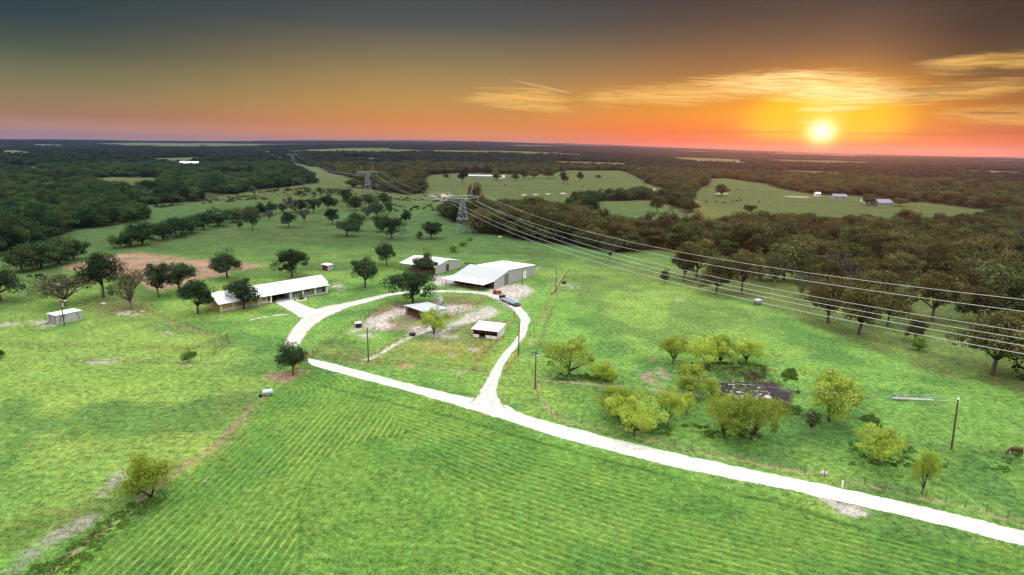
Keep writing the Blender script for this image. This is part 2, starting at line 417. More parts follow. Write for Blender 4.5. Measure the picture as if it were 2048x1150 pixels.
MT['autumn'] = leafmat('golden_bush_foliage', (.12, .16, .02), (.30, .38, .05), (.2, .26, .03), .2, .35)
MT['weed'] = leafmat('weed_leaves', (.045, .100, .020), (.14, .24, .045), (.12, .16, .03), .3)

# ================================================================== GROUND
# photo-pixel outlines of the fields and bare patches (turned into ground positions by the terrain grid)
LW = [(-900, 700), (0, 514), (60, 497), (96, 483), (122, 471), (152, 460), (196, 456), (239, 450), (270, 446), (302, 439), (296, 430), (262, 424), (243, 415),
      (300, 410), (400, 404), (450, 390), (511, 383), (577, 374), (630, 366), (622, 352), (590, 338), (560, 325), (540, 314), (515, 303), (500, 297), (0, 300), (-900, 380)]
MW = [(684, 368), (700, 374), (755, 381), (804, 390), (826, 390), (846, 384), (848, 377), (843, 358), (862, 350), (900, 347), (960, 346), (1060, 350), (1138, 341),
      (1241, 341), (1268, 350), (1285, 362), (1305, 372), (1345, 383), (1395, 380), (1416, 366), (1416, 357), (1450, 356), (1485, 361), (1530, 368), (1567, 378), (1621, 388), (1666, 398), (1705, 411), (1760, 412), (1800, 407), (1850, 405),
      (1900, 410), (1946, 417), (2900, 470), (2900, 300), (1500, 300), (560, 297), (600, 318), (640, 335), (670, 352), (675, 362)]
CW = [(880, 432), (905, 418), (960, 413), (1010, 415), (1080, 418), (1150, 446), (1200, 460), (1250, 466), (1340, 472), (1420, 472), (1455, 466), (1495, 455), (1560, 455), (1649, 449), (1690, 447),
      (1760, 450), (1802, 438), (1843, 453), (1912, 454), (1946, 442), (2100, 425), (2900, 470), (2900, 800), (2048, 604), (1929, 572), (1861, 556), (1792, 548), (1700, 547), (1593, 528), (1495, 512), (1434, 511), (1349, 503), (1300, 498),
      (1241, 506), (1193, 499), (1121, 489), (1036, 479), (1002, 472), (957, 465), (940, 455), (905, 445)]
RW = [(1140, 424), (1145, 405), (1190, 398), (1240, 394), (1285, 384), (1299, 386), (1290, 402), (1240, 412), (1190, 426)]
HW = [(1296, 424), (1305, 398), (1335, 394), (1362, 376), (1385, 380), (1384, 400), (1372, 412), (1390, 424), (1370, 430), (1352, 418), (1330, 426)]
FIELDS_IN_WOODS = [[(170, 356), (235, 354), (318, 356), (322, 380), (262, 384), (215, 376), (190, 372)], [(100, 359), (150, 359), (150, 371), (100, 371)], [(100, 361), (150, 361), (150, 364), (100, 364)],
    [(0, 301), (30, 300), (66, 305), (64, 311), (0, 309)], [(290, 317), (400, 314), (430, 317), (360, 328), (290, 326)], [(365, 326), (400, 326), (405, 336), (360, 336)], [(150, 311), (250, 309), (300, 311), (240, 315), (160, 315)],
    [(570, 302), (620, 299), (700, 296), (790, 296), (780, 299), (700, 300), (600, 304)], [(650, 318), (700, 314), (760, 316), (830, 320), (850, 323), (780, 323), (700, 321)],
    [(835, 321), (920, 321), (930, 326), (840, 326)], [(1330, 316), (1450, 320), (1500, 326), (1490, 331), (1400, 327), (1330, 320)], [(1750, 378), (1830, 381), (1832, 384), (1760, 381)], [(1830, 361), (1870, 364), (1850, 369), (1820, 367)]]
FIELDS_IN_WOODS += [[(1622, 388), (1700, 392), (1792, 400), (1800, 436), (1700, 434), (1640, 414)], [(1802, 406), (1855, 404), (1915, 415), (1915, 430), (1880, 438), (1843, 436), (1808, 424)], [(1185, 404), (1290, 400), (1340, 408), (1340, 440), (1200, 436)],
    [(1560, 340), (1680, 344), (1690, 356), (1560, 350)], [(1860, 372), (2000, 378), (2000, 388), (1880, 384)], [(1100, 322), (1260, 326), (1250, 336), (1110, 332)], [(1930, 340), (2048, 344), (2048, 352), (1930, 348)], [(0, 330), (90, 332), (80, 344), (0, 342)], [(420, 345), (520, 345), (515, 352), (430, 354)]]
CORRIDOR = [(684, 372), (640, 360), (600, 340), (560, 323), (535, 312), (505, 298), (516, 297), (550, 310), (585, 322), (640, 340), (700, 355), (760, 375)]
TILLED = [(113, 534), (178, 522), (239, 509), (273, 504), (330, 510), (424, 521), (452, 528), (455, 548), (430, 556), (410, 556), (330, 582), (300, 578), (267, 556), (178, 545), (140, 540)]
TILL2 = [(455, 536), (475, 527), (537, 528), (510, 536), (478, 541)]
CAL = [  # pale caliche patches: (polygon, strength)
    ([(734, 640), (753, 633), (788, 619), (815, 618), (825, 632), (800, 629), (775, 643), (792, 652), (763, 662), (727, 657), (700, 668), (700, 663), (720, 651)], 1.0),
    ([(812, 656), (850, 645), (868, 650), (880, 652), (868, 658), (828, 671), (794, 688), (738, 719), (730, 718), (778, 693), (816, 673)], 1.0),
    ([(885, 612), (915, 610), (952, 611), (950, 618), (920, 628), (890, 632), (870, 625)], .95),
    ([(890, 652), (922, 636), (950, 622), (972, 612), (990, 615), (994, 630), (978, 638), (950, 642), (920, 652), (895, 662)], 1.0),
    ([(905, 670), (920, 670), (922, 675), (907, 675)], .9), ([(938, 697), (955, 697), (958, 702), (940, 703)], 1), ([(890, 709), (903, 710), (903, 714), (890, 714)], .9),
    ([(722, 670), (737, 665), (752, 671), (737, 675), (722, 674)], 1), ([(915, 744), (928, 744), (930, 749), (917, 750)], .8),
    ([(993, 575), (1012, 570), (1028, 568), (1052, 571), (1066, 584), (1060, 592), (1042, 598), (1040, 616), (1030, 622), (1008, 612), (985, 590), (970, 583), (975, 577)], 1.3),
    ([(868, 554), (900, 551), (916, 556), (922, 570), (900, 571), (868, 571)], .95),
    ([(856, 657), (895, 660), (895, 670), (870, 672), (846, 668)], .5), ([(845, 665), (875, 671), (905, 672), (905, 676), (870, 675), (842, 668)], .7),
    ([(1118, 571), (1150, 571), (1165, 575), (1130, 577)], .6), ([(1352, 596), (1362, 596), (1362, 599), (1352, 599)], .8), ([(1075, 535), (1088, 536), (1085, 539), (1075, 538)], .8),
    ([(660, 571), (684, 567), (684, 585), (664, 580)], .55), ([(175, 722), (225, 721), (230, 726), (180, 727)], .6), ([(340, 724), (395, 727), (390, 732), (350, 730)], .5),
    ([(325, 665), (338, 665), (338, 669), (325, 669)], .7), ([(388, 965), (402, 962), (404, 967), (392, 970)], .6),
    ([(795, 415), (860, 392), (905, 390), (905, 396), (860, 398)], .0), ([(862, 389), (903, 389), (900, 395), (866, 394)], 1.0), ([(0, 646), (28, 647), (28, 652), (0, 653)], .7), ([(30, 645), (95, 640), (110, 650), (70, 656), (28, 652)], .5),
    ([(205, 627), (250, 622), (285, 625), (280, 631), (230, 632)], .5), ([(1640, 995), (1665, 1018), (1690, 1031), (1745, 1030), (1700, 1005)], .9)]
SAND = [([(200, 985), (222, 955), (245, 938), (262, 940), (250, 962), (228, 990), (205, 1000)], .75), ([(0, 1128), (60, 1090), (110, 1055), (185, 1018), (200, 1028), (125, 1080), (50, 1135), (0, 1175)], .62)]
BROWN = [([(812, 618), (868, 600), (890, 590), (940, 592), (960, 602), (930, 616), (900, 640), (870, 625), (850, 640), (800, 648)], .8, (.15, .12, .06)), ([(890, 664), (960, 640), (1010, 640), (1000, 690), (970, 705), (930, 690)], .65, (.16, .13, .06)), ([(745, 626), (800, 606), (850, 610), (840, 655), (780, 665), (730, 652)], .8, (.20, .155, .10)), ([(640, 712), (720, 700), (780, 705), (860, 728), (760, 728)], .6, (.19, .14, .06)), ([(200, 640), (190, 610), (290, 596), (300, 622), (260, 634)], .6, (.14, .115, .06)), ([(1280, 750), (1300, 744), (1316, 757), (1335, 770), (1325, 772), (1300, 766), (1282, 757)], .9, (.30, .23, .17)), ([(1312, 735), (1332, 741), (1352, 758), (1342, 762), (1320, 752)], .9, (.34, .27, .20)), ([(1303, 717), (1320, 716), (1322, 722), (1305, 724)], .8, (.28, .18, .12)), ([(519, 750), (541, 745), (584, 741), (618, 741), (602, 751), (585, 759), (558, 767), (541, 759)], .85, (.34, .22, .17)), ([(792, 731), (812, 726), (833, 731), (833, 735), (800, 736)], .9, (.50, .30, .20)),
         ([(780, 687), (850, 684), (930, 690), (975, 700), (965, 735), (940, 728), (900, 722), (850, 715), (800, 712)], .45, (.24, .17, .035)), ([(820, 700), (850, 686), (900, 676), (940, 688), (900, 694)], .6, (.34, .24, .15)),
         ([(635, 710), (640, 697), (712, 652), (740, 630), (790, 608), (810, 605), (812, 618), (760, 630), (720, 655), (700, 672), (660, 712)], .5, (.22, .17, .07)),
         ([(1430, 757), (1503, 761), (1560, 768), (1590, 784), (1590, 811), (1545, 812), (1490, 802), (1430, 790)], .95, (.050, .038, .042)),
         ([(1425, 737), (1470, 732), (1532, 730), (1547, 757), (1500, 760), (1428, 757)], .9, (.040, .042, .018)),
         ([(1340, 545), (1560, 520), (1800, 545), (2048, 570), (2060, 800), (1960, 765), (1900, 760), (1760, 705), (1640, 660), (1500, 600), (1380, 575)], .62, (.105, .115, .042)),
         ([(195, 640), (160, 600), (260, 590), (300, 610), (290, 625), (220, 622)], .35, (.14, .12, .05)),
         ([(430, 770), (520, 765), (530, 790), (470, 850), (440, 840)], .35, (.17, .16, .05)), ([(1640, 925), (1720, 910), (1760, 935), (1700, 960)], .0, (.2, .2, .07))]
DRY = [([(0, 1050), (190, 990), (250, 930), (330, 875), (420, 860), (395, 885), (330, 910), (300, 925), (200, 1010), (100, 1070), (0, 1105)], .55), ([(0, 725), (200, 722), (540, 728), (540, 735), (200, 735), (0, 738)], .5),
       ([(60, 690), (330, 650), (400, 665), (410, 690), (250, 712), (80, 712)], .35), ([(1100, 520), (1350, 540), (1560, 640), (1500, 700), (1300, 690), (1150, 600)], .12), ([(1480, 690), (1600, 700), (1620, 760), (1560, 740)], .4)]
WEEDY = [([(0, 1150), (100, 1120), (200, 1040), (260, 1000), (340, 1000), (280, 1040), (160, 1150)], .75), ([(0, 1060), (70, 1030), (170, 1020), (60, 1085), (0, 1115)], .5), ([(1640, 860), (1900, 880), (2048, 900), (2048, 960), (1850, 930), (1700, 930)], .45), ([(1100, 760), (1400, 780), (1420, 850), (1300, 860), (1120, 800)], .35), ([(1400, 830), (1640, 850), (1700, 920), (1500, 900)], .4)]
MOWN = [(600, 748), (622, 742), (700, 758), (800, 785), (940, 816), (1000, 842), (1110, 885), (1300, 930), (1500, 980), (1700, 1045), (2048, 1110), (2500, 1300), (2500, 2400), (-800, 2400), (-300, 1500), (130, 1150), (300, 1020), (430, 900), (530, 800)]
FENCE_SW = [(536, 790), (500, 822), (460, 858), (430, 888), (400, 905), (330, 960), (270, 1010), (130, 1120), (0, 1230)]

MAIN_UP = [(612, 716), (622, 717), (700, 736), (800, 763), (900, 787), (950, 797), (1006, 806), (1038, 825), (1074, 838), (1148, 857), (1237, 880), (1296, 894), (1385, 914), (1500, 938), (1594, 959), (1681, 976), (1719, 984), (1775, 998), (1900, 1026), (2048, 1062), (2300, 1124)]
MAIN_LO = [(622, 730), (640, 736), (700, 752), (800, 778), (900, 807), (950, 822), (1000, 837), (1059, 857), (1112, 875), (1142, 881), (1222, 903), (1296, 922), (1355, 936), (1444, 953), (1532, 971), (1590, 983), (1640, 996), (1700, 1008), (1800, 1030), (1900, 1055), (2048, 1092), (2300, 1160)]
LOOP = [((940, 806), (1012, 818)), ((955, 790), (996, 795)), ((971, 761), (996, 770)), ((986, 735), (1003, 744)), ((1002, 711), (1019, 715)), ((1028, 682), (1042, 684)), ((1039, 664), (1055, 662)), ((1040, 640), (1061, 640)), ((1028, 622), (1056, 627)), ((1013, 611), (1044, 616)), ((995, 600), (1028, 606)),
        ((969, 591), (985, 586)), ((946, 587), (950, 582)), ((900, 585), (900, 580.5)), ((872, 585), (872, 581)), ((820, 586), (820, 581.5)), ((780, 592), (778, 586.5)), ((738, 605), (730, 597)), ((700, 614), (690, 606)), ((676, 625), (655, 611)), ((650, 637), (625, 620)), ((628, 652), (603, 636)), ((618, 662), (588, 652)), ((604, 682), (574, 675)), ((597, 692), (564, 696))]
DRIVE = [((558, 584.5), (594, 578)), ((549, 605), (583, 600)), ((565, 614), (604, 609)), ((586, 625), (625, 618)), ((600, 636), (650, 622))]

def ribbon(name, left, right, mtl, lift, wob, step=.7, seed=1.0, kind='structure'):
    L = np.array([G(*p) for p in left]); Rr = np.array([G(*p) for p in right])
    if len(L) != len(Rr):
        def rs_(A):
            q = np.r_[0, np.cumsum(np.hypot(*np.diff(A, axis=0).T))]; u = np.linspace(0, q[-1], 80)
            return np.c_[np.interp(u, q, A[:, 0]), np.interp(u, q, A[:, 1])]
        L, Rr = rs_(L), rs_(Rr)
    C = (L + Rr) / 2; s = np.r_[0, np.cumsum(np.hypot(*np.diff(C, axis=0).T))]
    n = max(4, int(s[-1] / step)); t = np.linspace(0, s[-1], n)
    def cr_i(A):  # Catmull-like smoothing by repeated averaging of the linear interpolation
        B = np.c_[np.interp(t, s, A[:, 0]), np.interp(t, s, A[:, 1])]
        for _ in range(6): B[1:-1] = (B[:-2] + 2 * B[1:-1] + B[2:]) / 4
        return B
    L = cr_i(L); Rr = cr_i(Rr); d = Rr - L; w = np.hypot(*d.T)[:, None]; d = d / w
    nl = (fbm(t, t * 0 + seed, 1.7, 4, seed)[:, None] - .5) * 2 * wob; nr = (fbm(t, t * 0 + seed + 50, 3.2, 4, seed)[:, None] - .5) * 2 * wob
    L = L + d * nl; Rr = Rr + d * nr
    K = 9; V = []; ACR = []
    for i in range(n):
        for k in range(K):
            p = L[i] + (Rr[i] - L[i]) * k / (K - 1); V.append(p); ACR.append(abs(2 * k / (K - 1) - 1))
    V = np.array(V); Z = terrain(V[:, 0], V[:, 1]) + lift
    mb = MB(); mb.v = [(a, b, c) for (a, b), c in zip(V, Z)]
    for i in range(n - 1):
        for k in range(K - 1):
            q = i * K + k; mb.f.append((q, q + 1, q + K + 1, q + K))
    o = mb.build(name, mtl); o['kind'] = kind; a_ = o.data.attributes.new('across', 'FLOAT', 'POINT'); a_.data.foreach_set('value', ACR)
    return o, L, Rr

def build_ground():
    az = np.unique(np.r_[np.linspace(-180, -50, 34), np.linspace(-50, 50, 860), np.linspace(50, 180, 34)])[:-1]
    ang = np.r_[np.linspace(42.5, .62, 640), np.linspace(.60, .17, 90)]
    r = np.r_[1.0, 20, 35, 48, H / np.tan(np.radians(ang)), 10000, 11000]
    r = np.unique(r[r <= 9600].tolist() + [10200, 11000])
    A, Rr = np.meshgrid(np.radians(az), r)
    X = (Rr * np.sin(A)).ravel(); Y = (Rr * np.cos(A)).ravel(); Z = terrain(X, Y)
    na, nr = len(az), len(r); N = na * nr
    R = Rr.ravel()
    # ---- colours
    def pert(amp, sc, seed):
        a_ = np.minimum(amp, amp + 0 * R)
        return X + (fbm(X, Y, sc, 4, seed) - .5) * 2 * a_, Y + (fbm(X, Y, sc, 4, seed + 5) - .5) * 2 * a_
    def px_of(xx, yy):
        return proj(xx, yy, terrain(xx, yy))
    x1, y1 = pert(1.6, 5, 1.1); P1 = px_of(x1, y1)
    x2, y2 = pert(9, 40, 2.3); P2 = px_of(x2, y2)
    front = (Y > 5)
    jr = np.random.RandomState(3); JIT = [(jr.normal(size=N), jr.normal(size=N)) for _ in range(4)]
    def reg(poly, P=P1, soft=1.5):
        if soft <= 0: return inpoly(P[0], P[1], poly) & front
        v = np.zeros(N)
        for jx, jy in JIT: v += inpoly(P[0] + jx * soft * 2.2, P[1] + jy * soft, poly)
        return v * front / 4
    def hard(poly): return inpoly(P1[0], P1[1], poly) & front
    def mixc(C, c, w):
        w = np.clip(w, 0, 1)[:, None]; return C * (1 - w) + np.array(c) * w
    big = fbm(X, Y, 70, 4, 4.4); med = fbm(X, Y, 14, 4, 6.1); fine = fbm(X, Y, 3.5, 3, 7.9); vfine = fbm(X, Y, 1.3, 2, 3.3) * .5 + fbm(X * .45 + Y * .2, Y * 1.3, 2.4, 3, 13.3) * .5
    C = np.tile(np.array([.142, .285, .058]), (N, 1))
    C = mixc(C, (.235, .335, .070), sst(big, .40, .60) * (.85 - .35 * sst(R, 110, 180)))
    C = mixc(C, (.066, .170, .042), sst(med, .47, .66) * .7)
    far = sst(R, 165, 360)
    C = mixc(C, (.036, .082, .028), far * .9)  # dimmer light on the far land, put into the grass colour by distance
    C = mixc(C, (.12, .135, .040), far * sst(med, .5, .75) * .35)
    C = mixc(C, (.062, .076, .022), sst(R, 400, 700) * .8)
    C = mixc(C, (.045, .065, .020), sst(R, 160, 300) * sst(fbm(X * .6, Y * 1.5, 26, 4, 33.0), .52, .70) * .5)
    # mown hay field in front
    mown = reg(MOWN).astype(float)
    C = mixc(C, (.118, .250, .042), mown * .8); C = mixc(C, (.078, .200, .040), mown * sst(med, .46, .66) * .5)
    C = mixc(C, (.190, .30, .06), mown * sst(fine, .5, .8) * .35)
    # dry and weedy tints
    for poly, w in DRY:
        C = mixc(C, (.26, .245, .075), reg(poly, soft=16) * w * sst(med * .7 + vfine * .5, .48, .78) * 1.5)
    for poly, w in WEEDY:
        C = mixc(C, (.040, .095, .022), reg(poly, soft=9) * w * sst(fine, .35, .65))
    # woods floor
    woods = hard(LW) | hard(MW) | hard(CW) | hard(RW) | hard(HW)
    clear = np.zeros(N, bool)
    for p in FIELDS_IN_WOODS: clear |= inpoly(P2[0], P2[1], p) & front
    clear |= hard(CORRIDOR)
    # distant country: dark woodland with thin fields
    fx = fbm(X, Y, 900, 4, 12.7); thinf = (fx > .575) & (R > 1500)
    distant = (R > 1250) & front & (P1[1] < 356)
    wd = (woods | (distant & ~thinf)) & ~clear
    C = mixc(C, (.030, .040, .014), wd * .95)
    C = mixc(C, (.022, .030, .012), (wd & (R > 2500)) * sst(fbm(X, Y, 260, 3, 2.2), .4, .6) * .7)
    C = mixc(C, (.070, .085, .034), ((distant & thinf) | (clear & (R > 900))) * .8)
    # tilled earth
    t_ = np.maximum(reg(TILLED), reg(TILL2))
    C = mixc(C, (.27, .175, .125), t_ * (.65 + .35 * sst(med, .3, .6)))
    C = mixc(C, (.33, .26, .15), t_ * sst(fbm(X * .6 + Y, Y * 3, 14, 3, 9.9), .5, .7) * .6)
    for poly, w, c in BROWN: C = mixc(C, c, reg(poly, soft=(2.0 if w > .6 else 9)) * w * (.55 + .6 * sst(fine, .25, .6)))
    for poly, w in SAND: C = mixc(C, (.30, .285, .27), reg(poly, soft=3.0) * w * sst(vfine * .5 + med * .5, .34, .56))
    for poly, w in CAL:
        if w > 0: C = mixc(C, (.16, .13, .075), reg(poly, soft=3.5) * sst(fine, .3, .6) * min(1, w) * .6); C = mixc(C, (.44, .41, .38), reg(poly, soft=2.2) * np.clip(sst(vfine * .55 + fine * .45, .66 - .42 * w, .76 - .42 * w), 0, 1) * .92)
    # worn strips along the fences and tracks
    def strip(pts, wid, c, w, thr=.4):
        nonlocal C
        q = [G(*p) for p in pts]; d = dist_line(x1 * .4 + X * .6, y1 * .4 + Y * .6, q)
        C = mixc(C, c, sst(d, wid, wid * .35) * w * sst(fine, thr - .2, thr + .15) * front)
    strip(FENCE_SW, .9, (.30, .23, .16), .8); strip([(530, 800), (480, 850), (430, 900), (300, 960)], 2.2, (.20, .20, .08), .5)
    strip([(640, 714), (716, 727), (833, 735), (972, 745)], .9, (.30, .25, .14), .5)
    strip([(1075, 758), (1160, 766), (1290, 776), (1400, 792)], 1.0, (.34, .28, .20), .8)
    strip([(1071, 770), (1078, 803), (1115, 837), (1163, 849), (1250, 870), (1350, 893), (1456, 916), (1560, 938), (1700, 966), (1813, 989), (2048, 1047)], .9, (.34, .30, .16), .7)
    strip([(1060, 690), (1085, 640), (1118, 577)], 2.4, (.24, .25, .08), .45, .55); strip([(1078, 690), (1100, 630), (1118, 577)], .6, (.10, .12, .05), .6)
    strip([(504, 639), (550, 631), (592, 625)], .35, (.6, .58, .52), .9, .2)
    strip([(0, 718), (181, 721), (396, 728), (560, 728)], .8, (.14, .10, .06), .6); strip([(297, 626), (362, 650), (413, 669), (456, 680)], .9, (.26, .20, .12), .6)
    strip([(376, 702), (420, 690), (456, 680)], .5, (.28, .22, .14), .7); strip([(403, 722), (430, 705), (456, 686)], .6, (.12, .10, .06), .7)
    strip([(120, 533), (240, 508), (330, 482), (450, 452), (520, 440)], 1.5, (.13, .10, .05), .5)
    strip([(1040, 390), (1110, 387), (1180, 386), (1300, 384), (1345, 385)], 2.0, (.45, .43, .38), .9, .1); strip([(1290, 372), (1312, 380), (1345, 385), (1500, 388), (1700, 400)], 2.5, (.42, .38, .28), .7, .1)
    strip([(738, 719), (790, 688), (828, 671), (866, 656)], .9, (.55, .52, .46), .9, .2)
    strip([(895, 640), (930, 630), (955, 611), (968, 603)], .8, (.30, .20, .13), .6)
    strip([(600, 1150), (600, 1010), (640, 920), (700, 885), (780, 872), (860, 885), (925, 960)], .4, (.045, .12, .02), .5, .35)
    strip([(640, 770), (760, 800), (900, 832), (1010, 865), (1150, 905), (1400, 965), (1700, 1050), (2048, 1150)], .7, (.04, .11, .02), .6, .3); strip([(560, 1150), (590, 1000), (640, 905)], .4, (.15, .22, .04), .3, .4)
    # rows of the mown field
    fl = [G(*p) for p in FENCE_SW]; road = [G(*p) for p in MAIN_LO]
    dfen = dist_line(X, Y, [fl[0], fl[-1]]); drd = dist_line(X, Y, road)
    cx, cy = G(790, 985); dc = np.hypot((X - cx), (Y - cy) * .9)
    warp = (fbm(X, Y, 40, 2, 3.1) - .5) * .3
    inner = inpoly(P2[0], P2[1], [(590, 1150), (600, 1010), (640, 920), (700, 885), (780, 872), (860, 885), (925, 960), (960, 1060), (980, 1150)]) & front
    right_ = P1[0] > 800 + (P1[1] - 850) * .25
    ph = np.where(inner, dc, np.where(right_, drd, dfen)) + warp
    amt = mown * np.where(inner, .26, np.where(right_, .75, 1.0)) * (1 - sst(R, 130, 190) * .8) * (.4 + .9 * sst(fbm(X, Y, 18, 3, 15.5), .3, .6))
    amt = np.where((mown > .5) & right_ & (drd < 7) & ~inner, amt * .25, amt)
    till = (reg(TILLED)).astype(float)
    ph2 = X * .62 + Y * .78
    ph = np.where(till > 0, ph2 * .5, ph); amt = np.maximum(amt, till * .3)
    g2 = ph.reshape(nr, na); jmp = np.zeros((nr, na)); jr_ = np.abs(np.diff(g2, axis=0)) > 1.2; jmp[:-1] += jr_; jmp[1:] += jr_; jc_ = np.abs(g2 - np.roll(g2, 1, 1)) > 1.2; jmp += jc_; jmp += np.roll(jc_, -1, 1); amt = np.where(jmp.ravel() > 0, 0, amt)
    grass = 1 - np.clip(wd * 1.0, 0, 1)
    me = bpy.data.meshes.new('ground')
    idx = np.arange(N).reshape(nr, na)
    a = idx[:-1, :]; b = np.roll(a, -1, 1); c = np.roll(idx[1:, :], -1, 1); d = idx[1:, :]
    q = np.stack([a, d, c, b], -1).reshape(-1, 4)
    me.vertices.add(N); me.vertices.foreach_set('co', np.c_[X, Y, Z].ravel().astype(np.float32))
    me.loops.add(q.size); me.loops.foreach_set('vertex_index', q.ravel().astype(np.int32))
    me.polygons.add(len(q)); me.polygons.foreach_set('loop_start', np.arange(0, q.size, 4, dtype=np.int32))
    me.polygons.foreach_set('use_smooth', np.ones(len(q), bool))
    me.update(calc_edges=True)
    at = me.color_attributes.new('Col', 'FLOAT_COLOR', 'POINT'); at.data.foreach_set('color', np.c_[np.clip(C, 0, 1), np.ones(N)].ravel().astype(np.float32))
    for nm, arr in (('rows', ph), ('rowamt', amt), ('grass', grass)):
        t2 = me.attributes.new(nm, 'FLOAT', 'POINT'); t2.data.foreach_set('value', arr.astype(np.float32))
    o = bpy.data.objects.new('ground', me); COL.objects.link(o); o['kind'] = 'structure'
    # material
    m_ = bpy.data.materials.new('pasture_ground'); m_.use_nodes = True; nb = NB(m_.node_tree)
    tc = nb.node('ShaderNodeTexCoord').outputs['Object']
    col = nb.node('ShaderNodeAttribute', attribute_name='Col').outputs['Color']
    rows = nb.node('ShaderNodeAttribute', attribute_name='rows').outputs['Fac']
    ra = nb.node('ShaderNodeAttribute', attribute_name='rowamt').outputs['Fac']
    gr = nb.node('ShaderNodeAttribute', attribute_name='grass').outputs['Fac']
    n0 = nb.ss(nb.noise(tc, 4.2, 3, .8), .30, .70); n1 = nb.ss(nb.noise(tc, .85, 6, .84), .26, .74); n2 = nb.noise(nb.vm('ADD', tc, (40, 3, 0)), .13, 4, .6)
    lum = nb.m('ADD', nb.m('MULTIPLY', nb.m('SUBTRACT', n0, .5), 1.0), nb.m('ADD', nb.m('MULTIPLY', nb.m('SUBTRACT', n1, .5), 1.65), nb.m('MULTIPLY', nb.m('SUBTRACT', n2, .5), 1.1)))
    rj = nb.m('ADD', rows, nb.m('MULTIPLY', nb.m('SUBTRACT', n1, .5), .22))
    rw = nb.m('SUBTRACT', nb.m('MULTIPLY', nb.ss(nb.m('SINE', nb.m('MULTIPLY', rj, 2 * math.pi / 1.15)), .0, .95), 1.7), .7)
    rwm = nb.m('MULTIPLY', nb.m('MULTIPLY', rw, ra), nb.ss(nb.noise(nb.vm('ADD', tc, (9, 90, 0)), .55, 5, .75), .34, .60))
    k = nb.m('MAXIMUM', nb.m('ADD', 1.0, nb.m('ADD', nb.m('MULTIPLY', nb.m('MULTIPLY', lum, .9), nb.m('SUBTRACT', 1.0, nb.m('MULTIPLY', ra, .30))), nb.m('MULTIPLY', rwm, .31))), .3)
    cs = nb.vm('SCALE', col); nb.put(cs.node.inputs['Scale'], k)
    # blade colour shifts: yellower tips, bluer hollows
    yl = nb.m('MULTIPLY', nb.ss(nb.m('ADD', nb.noise(nb.vm('ADD', tc, (5, 5, 0)), 1.1, 5, .75), nb.m('MULTIPLY', rwm, .10)), .48, .64), nb.m('MULTIPLY', gr, .60))
    cs = nb.mix(yl, cs, nb.vm('MULTIPLY', cs, (1.75, 1.18, 1.25)))
    bl = nb.m('MULTIPLY', nb.ss(nb.noise(nb.vm('ADD', tc, (15, 25, 0)), .8, 5, .75), .52, .66), nb.m('MULTIPLY', gr, .40))
    cs = nb.mix(bl, cs, nb.vm('MULTIPLY', cs, (.55, .80, 1.25)))
    b = nb.node('ShaderNodeBsdfPrincipled'); nb.put(b.inputs['Base Color'], cs); b.inputs['Roughness'].default_value = .95; b.inputs['Specular IOR Level'].default_value = .1
    bp = nb.node('ShaderNodeBump'); bp.inputs['Strength'].default_value = .9; bp.inputs['Distance'].default_value = .35
    nb.put(bp.inputs['Height'], nb.m('ADD', nb.m('MULTIPLY', n0, .35), nb.m('ADD', n1, nb.m('MULTIPLY', rwm, .12)))); nb.put(b.inputs['Normal'], bp.outputs[0])
    ou = nb.node('ShaderNodeOutputMaterial'); nb.put(ou.inputs[0], b.outputs[0])
    me.materials.append(m_)
    return o
build_ground()

# roads
def road_mat(name, col, dirt, grass, verge, rut):
    m_ = bpy.data.materials.new(name); m_.use_nodes = True; nb = NB(m_.node_tree)
    tc = nb.node('ShaderNodeTexCoord').outputs['Object']; ac = nb.node('ShaderNodeAttribute', attribute_name='across').outputs['Fac']
    n = nb.noise(tc, .7, 6, .7); n2 = nb.noise(nb.vm('ADD', tc, (9, 4, 0)), 2.0, 5, .75); n3 = nb.noise(nb.vm('ADD', tc, (70, 4, 0)), .18, 4, .6)
    c = nb.mix(nb.ss(n, .42, .70), col, dirt)
    ru = nb.m('MULTIPLY', nb.ss(nb.m('ABSOLUTE', nb.m('SUBTRACT', ac, .48)), .04, .20), nb.ss(n3, .35, .6))
    c = nb.mix(nb.m('MULTIPLY', ru, rut), c, dirt)
    e = nb.m('ADD', ac, nb.m('MULTIPLY', nb.m('SUBTRACT', n2, .5), 1.1))
    c = nb.mix(nb.ss(e, verge, verge + .12), c, grass)
    b = nb.node('ShaderNodeBsdfPrincipled'); nb.put(b.inputs['Base Color'], c); b.inputs['Roughness'].default_value = .95; b.inputs['Specular IOR Level'].default_value = .2
    bp = nb.node('ShaderNodeBump'); bp.inputs['Strength'].default_value = .4; bp.inputs['Distance'].default_value = .06; nb.put(bp.inputs['Height'], n2); nb.put(b.inputs['Normal'], bp.outputs[0])
    o = nb.node('ShaderNodeOutputMaterial'); nb.put(o.inputs[0], b.outputs[0]); return m_
MT['caliche'] = road_mat('white_caliche', (.56, .54, .51), (.33, .31, .28), (.10, .16, .04), .93, .45)
MT['caliche2'] = road_mat('grey_caliche_track', (.46, .45, .43), (.28, .265, .23), (.13, .16, .06), .84, .55)
rd_main, ML, MR = ribbon('road', MAIN_UP, MAIN_LO, MT['caliche'], .035, .40, .45, 1.0)
rd_loop, _, _ = ribbon('farm_track', [a for a, b in LOOP], [b for a, b in LOOP], MT['caliche2'], .055, .50, .45, 7.0)
dv, _, _ = ribbon('driveway', [a for a, b in DRIVE], [b for a, b in DRIVE], MT['concrete'], .09, .02, 1.0, 3.0)

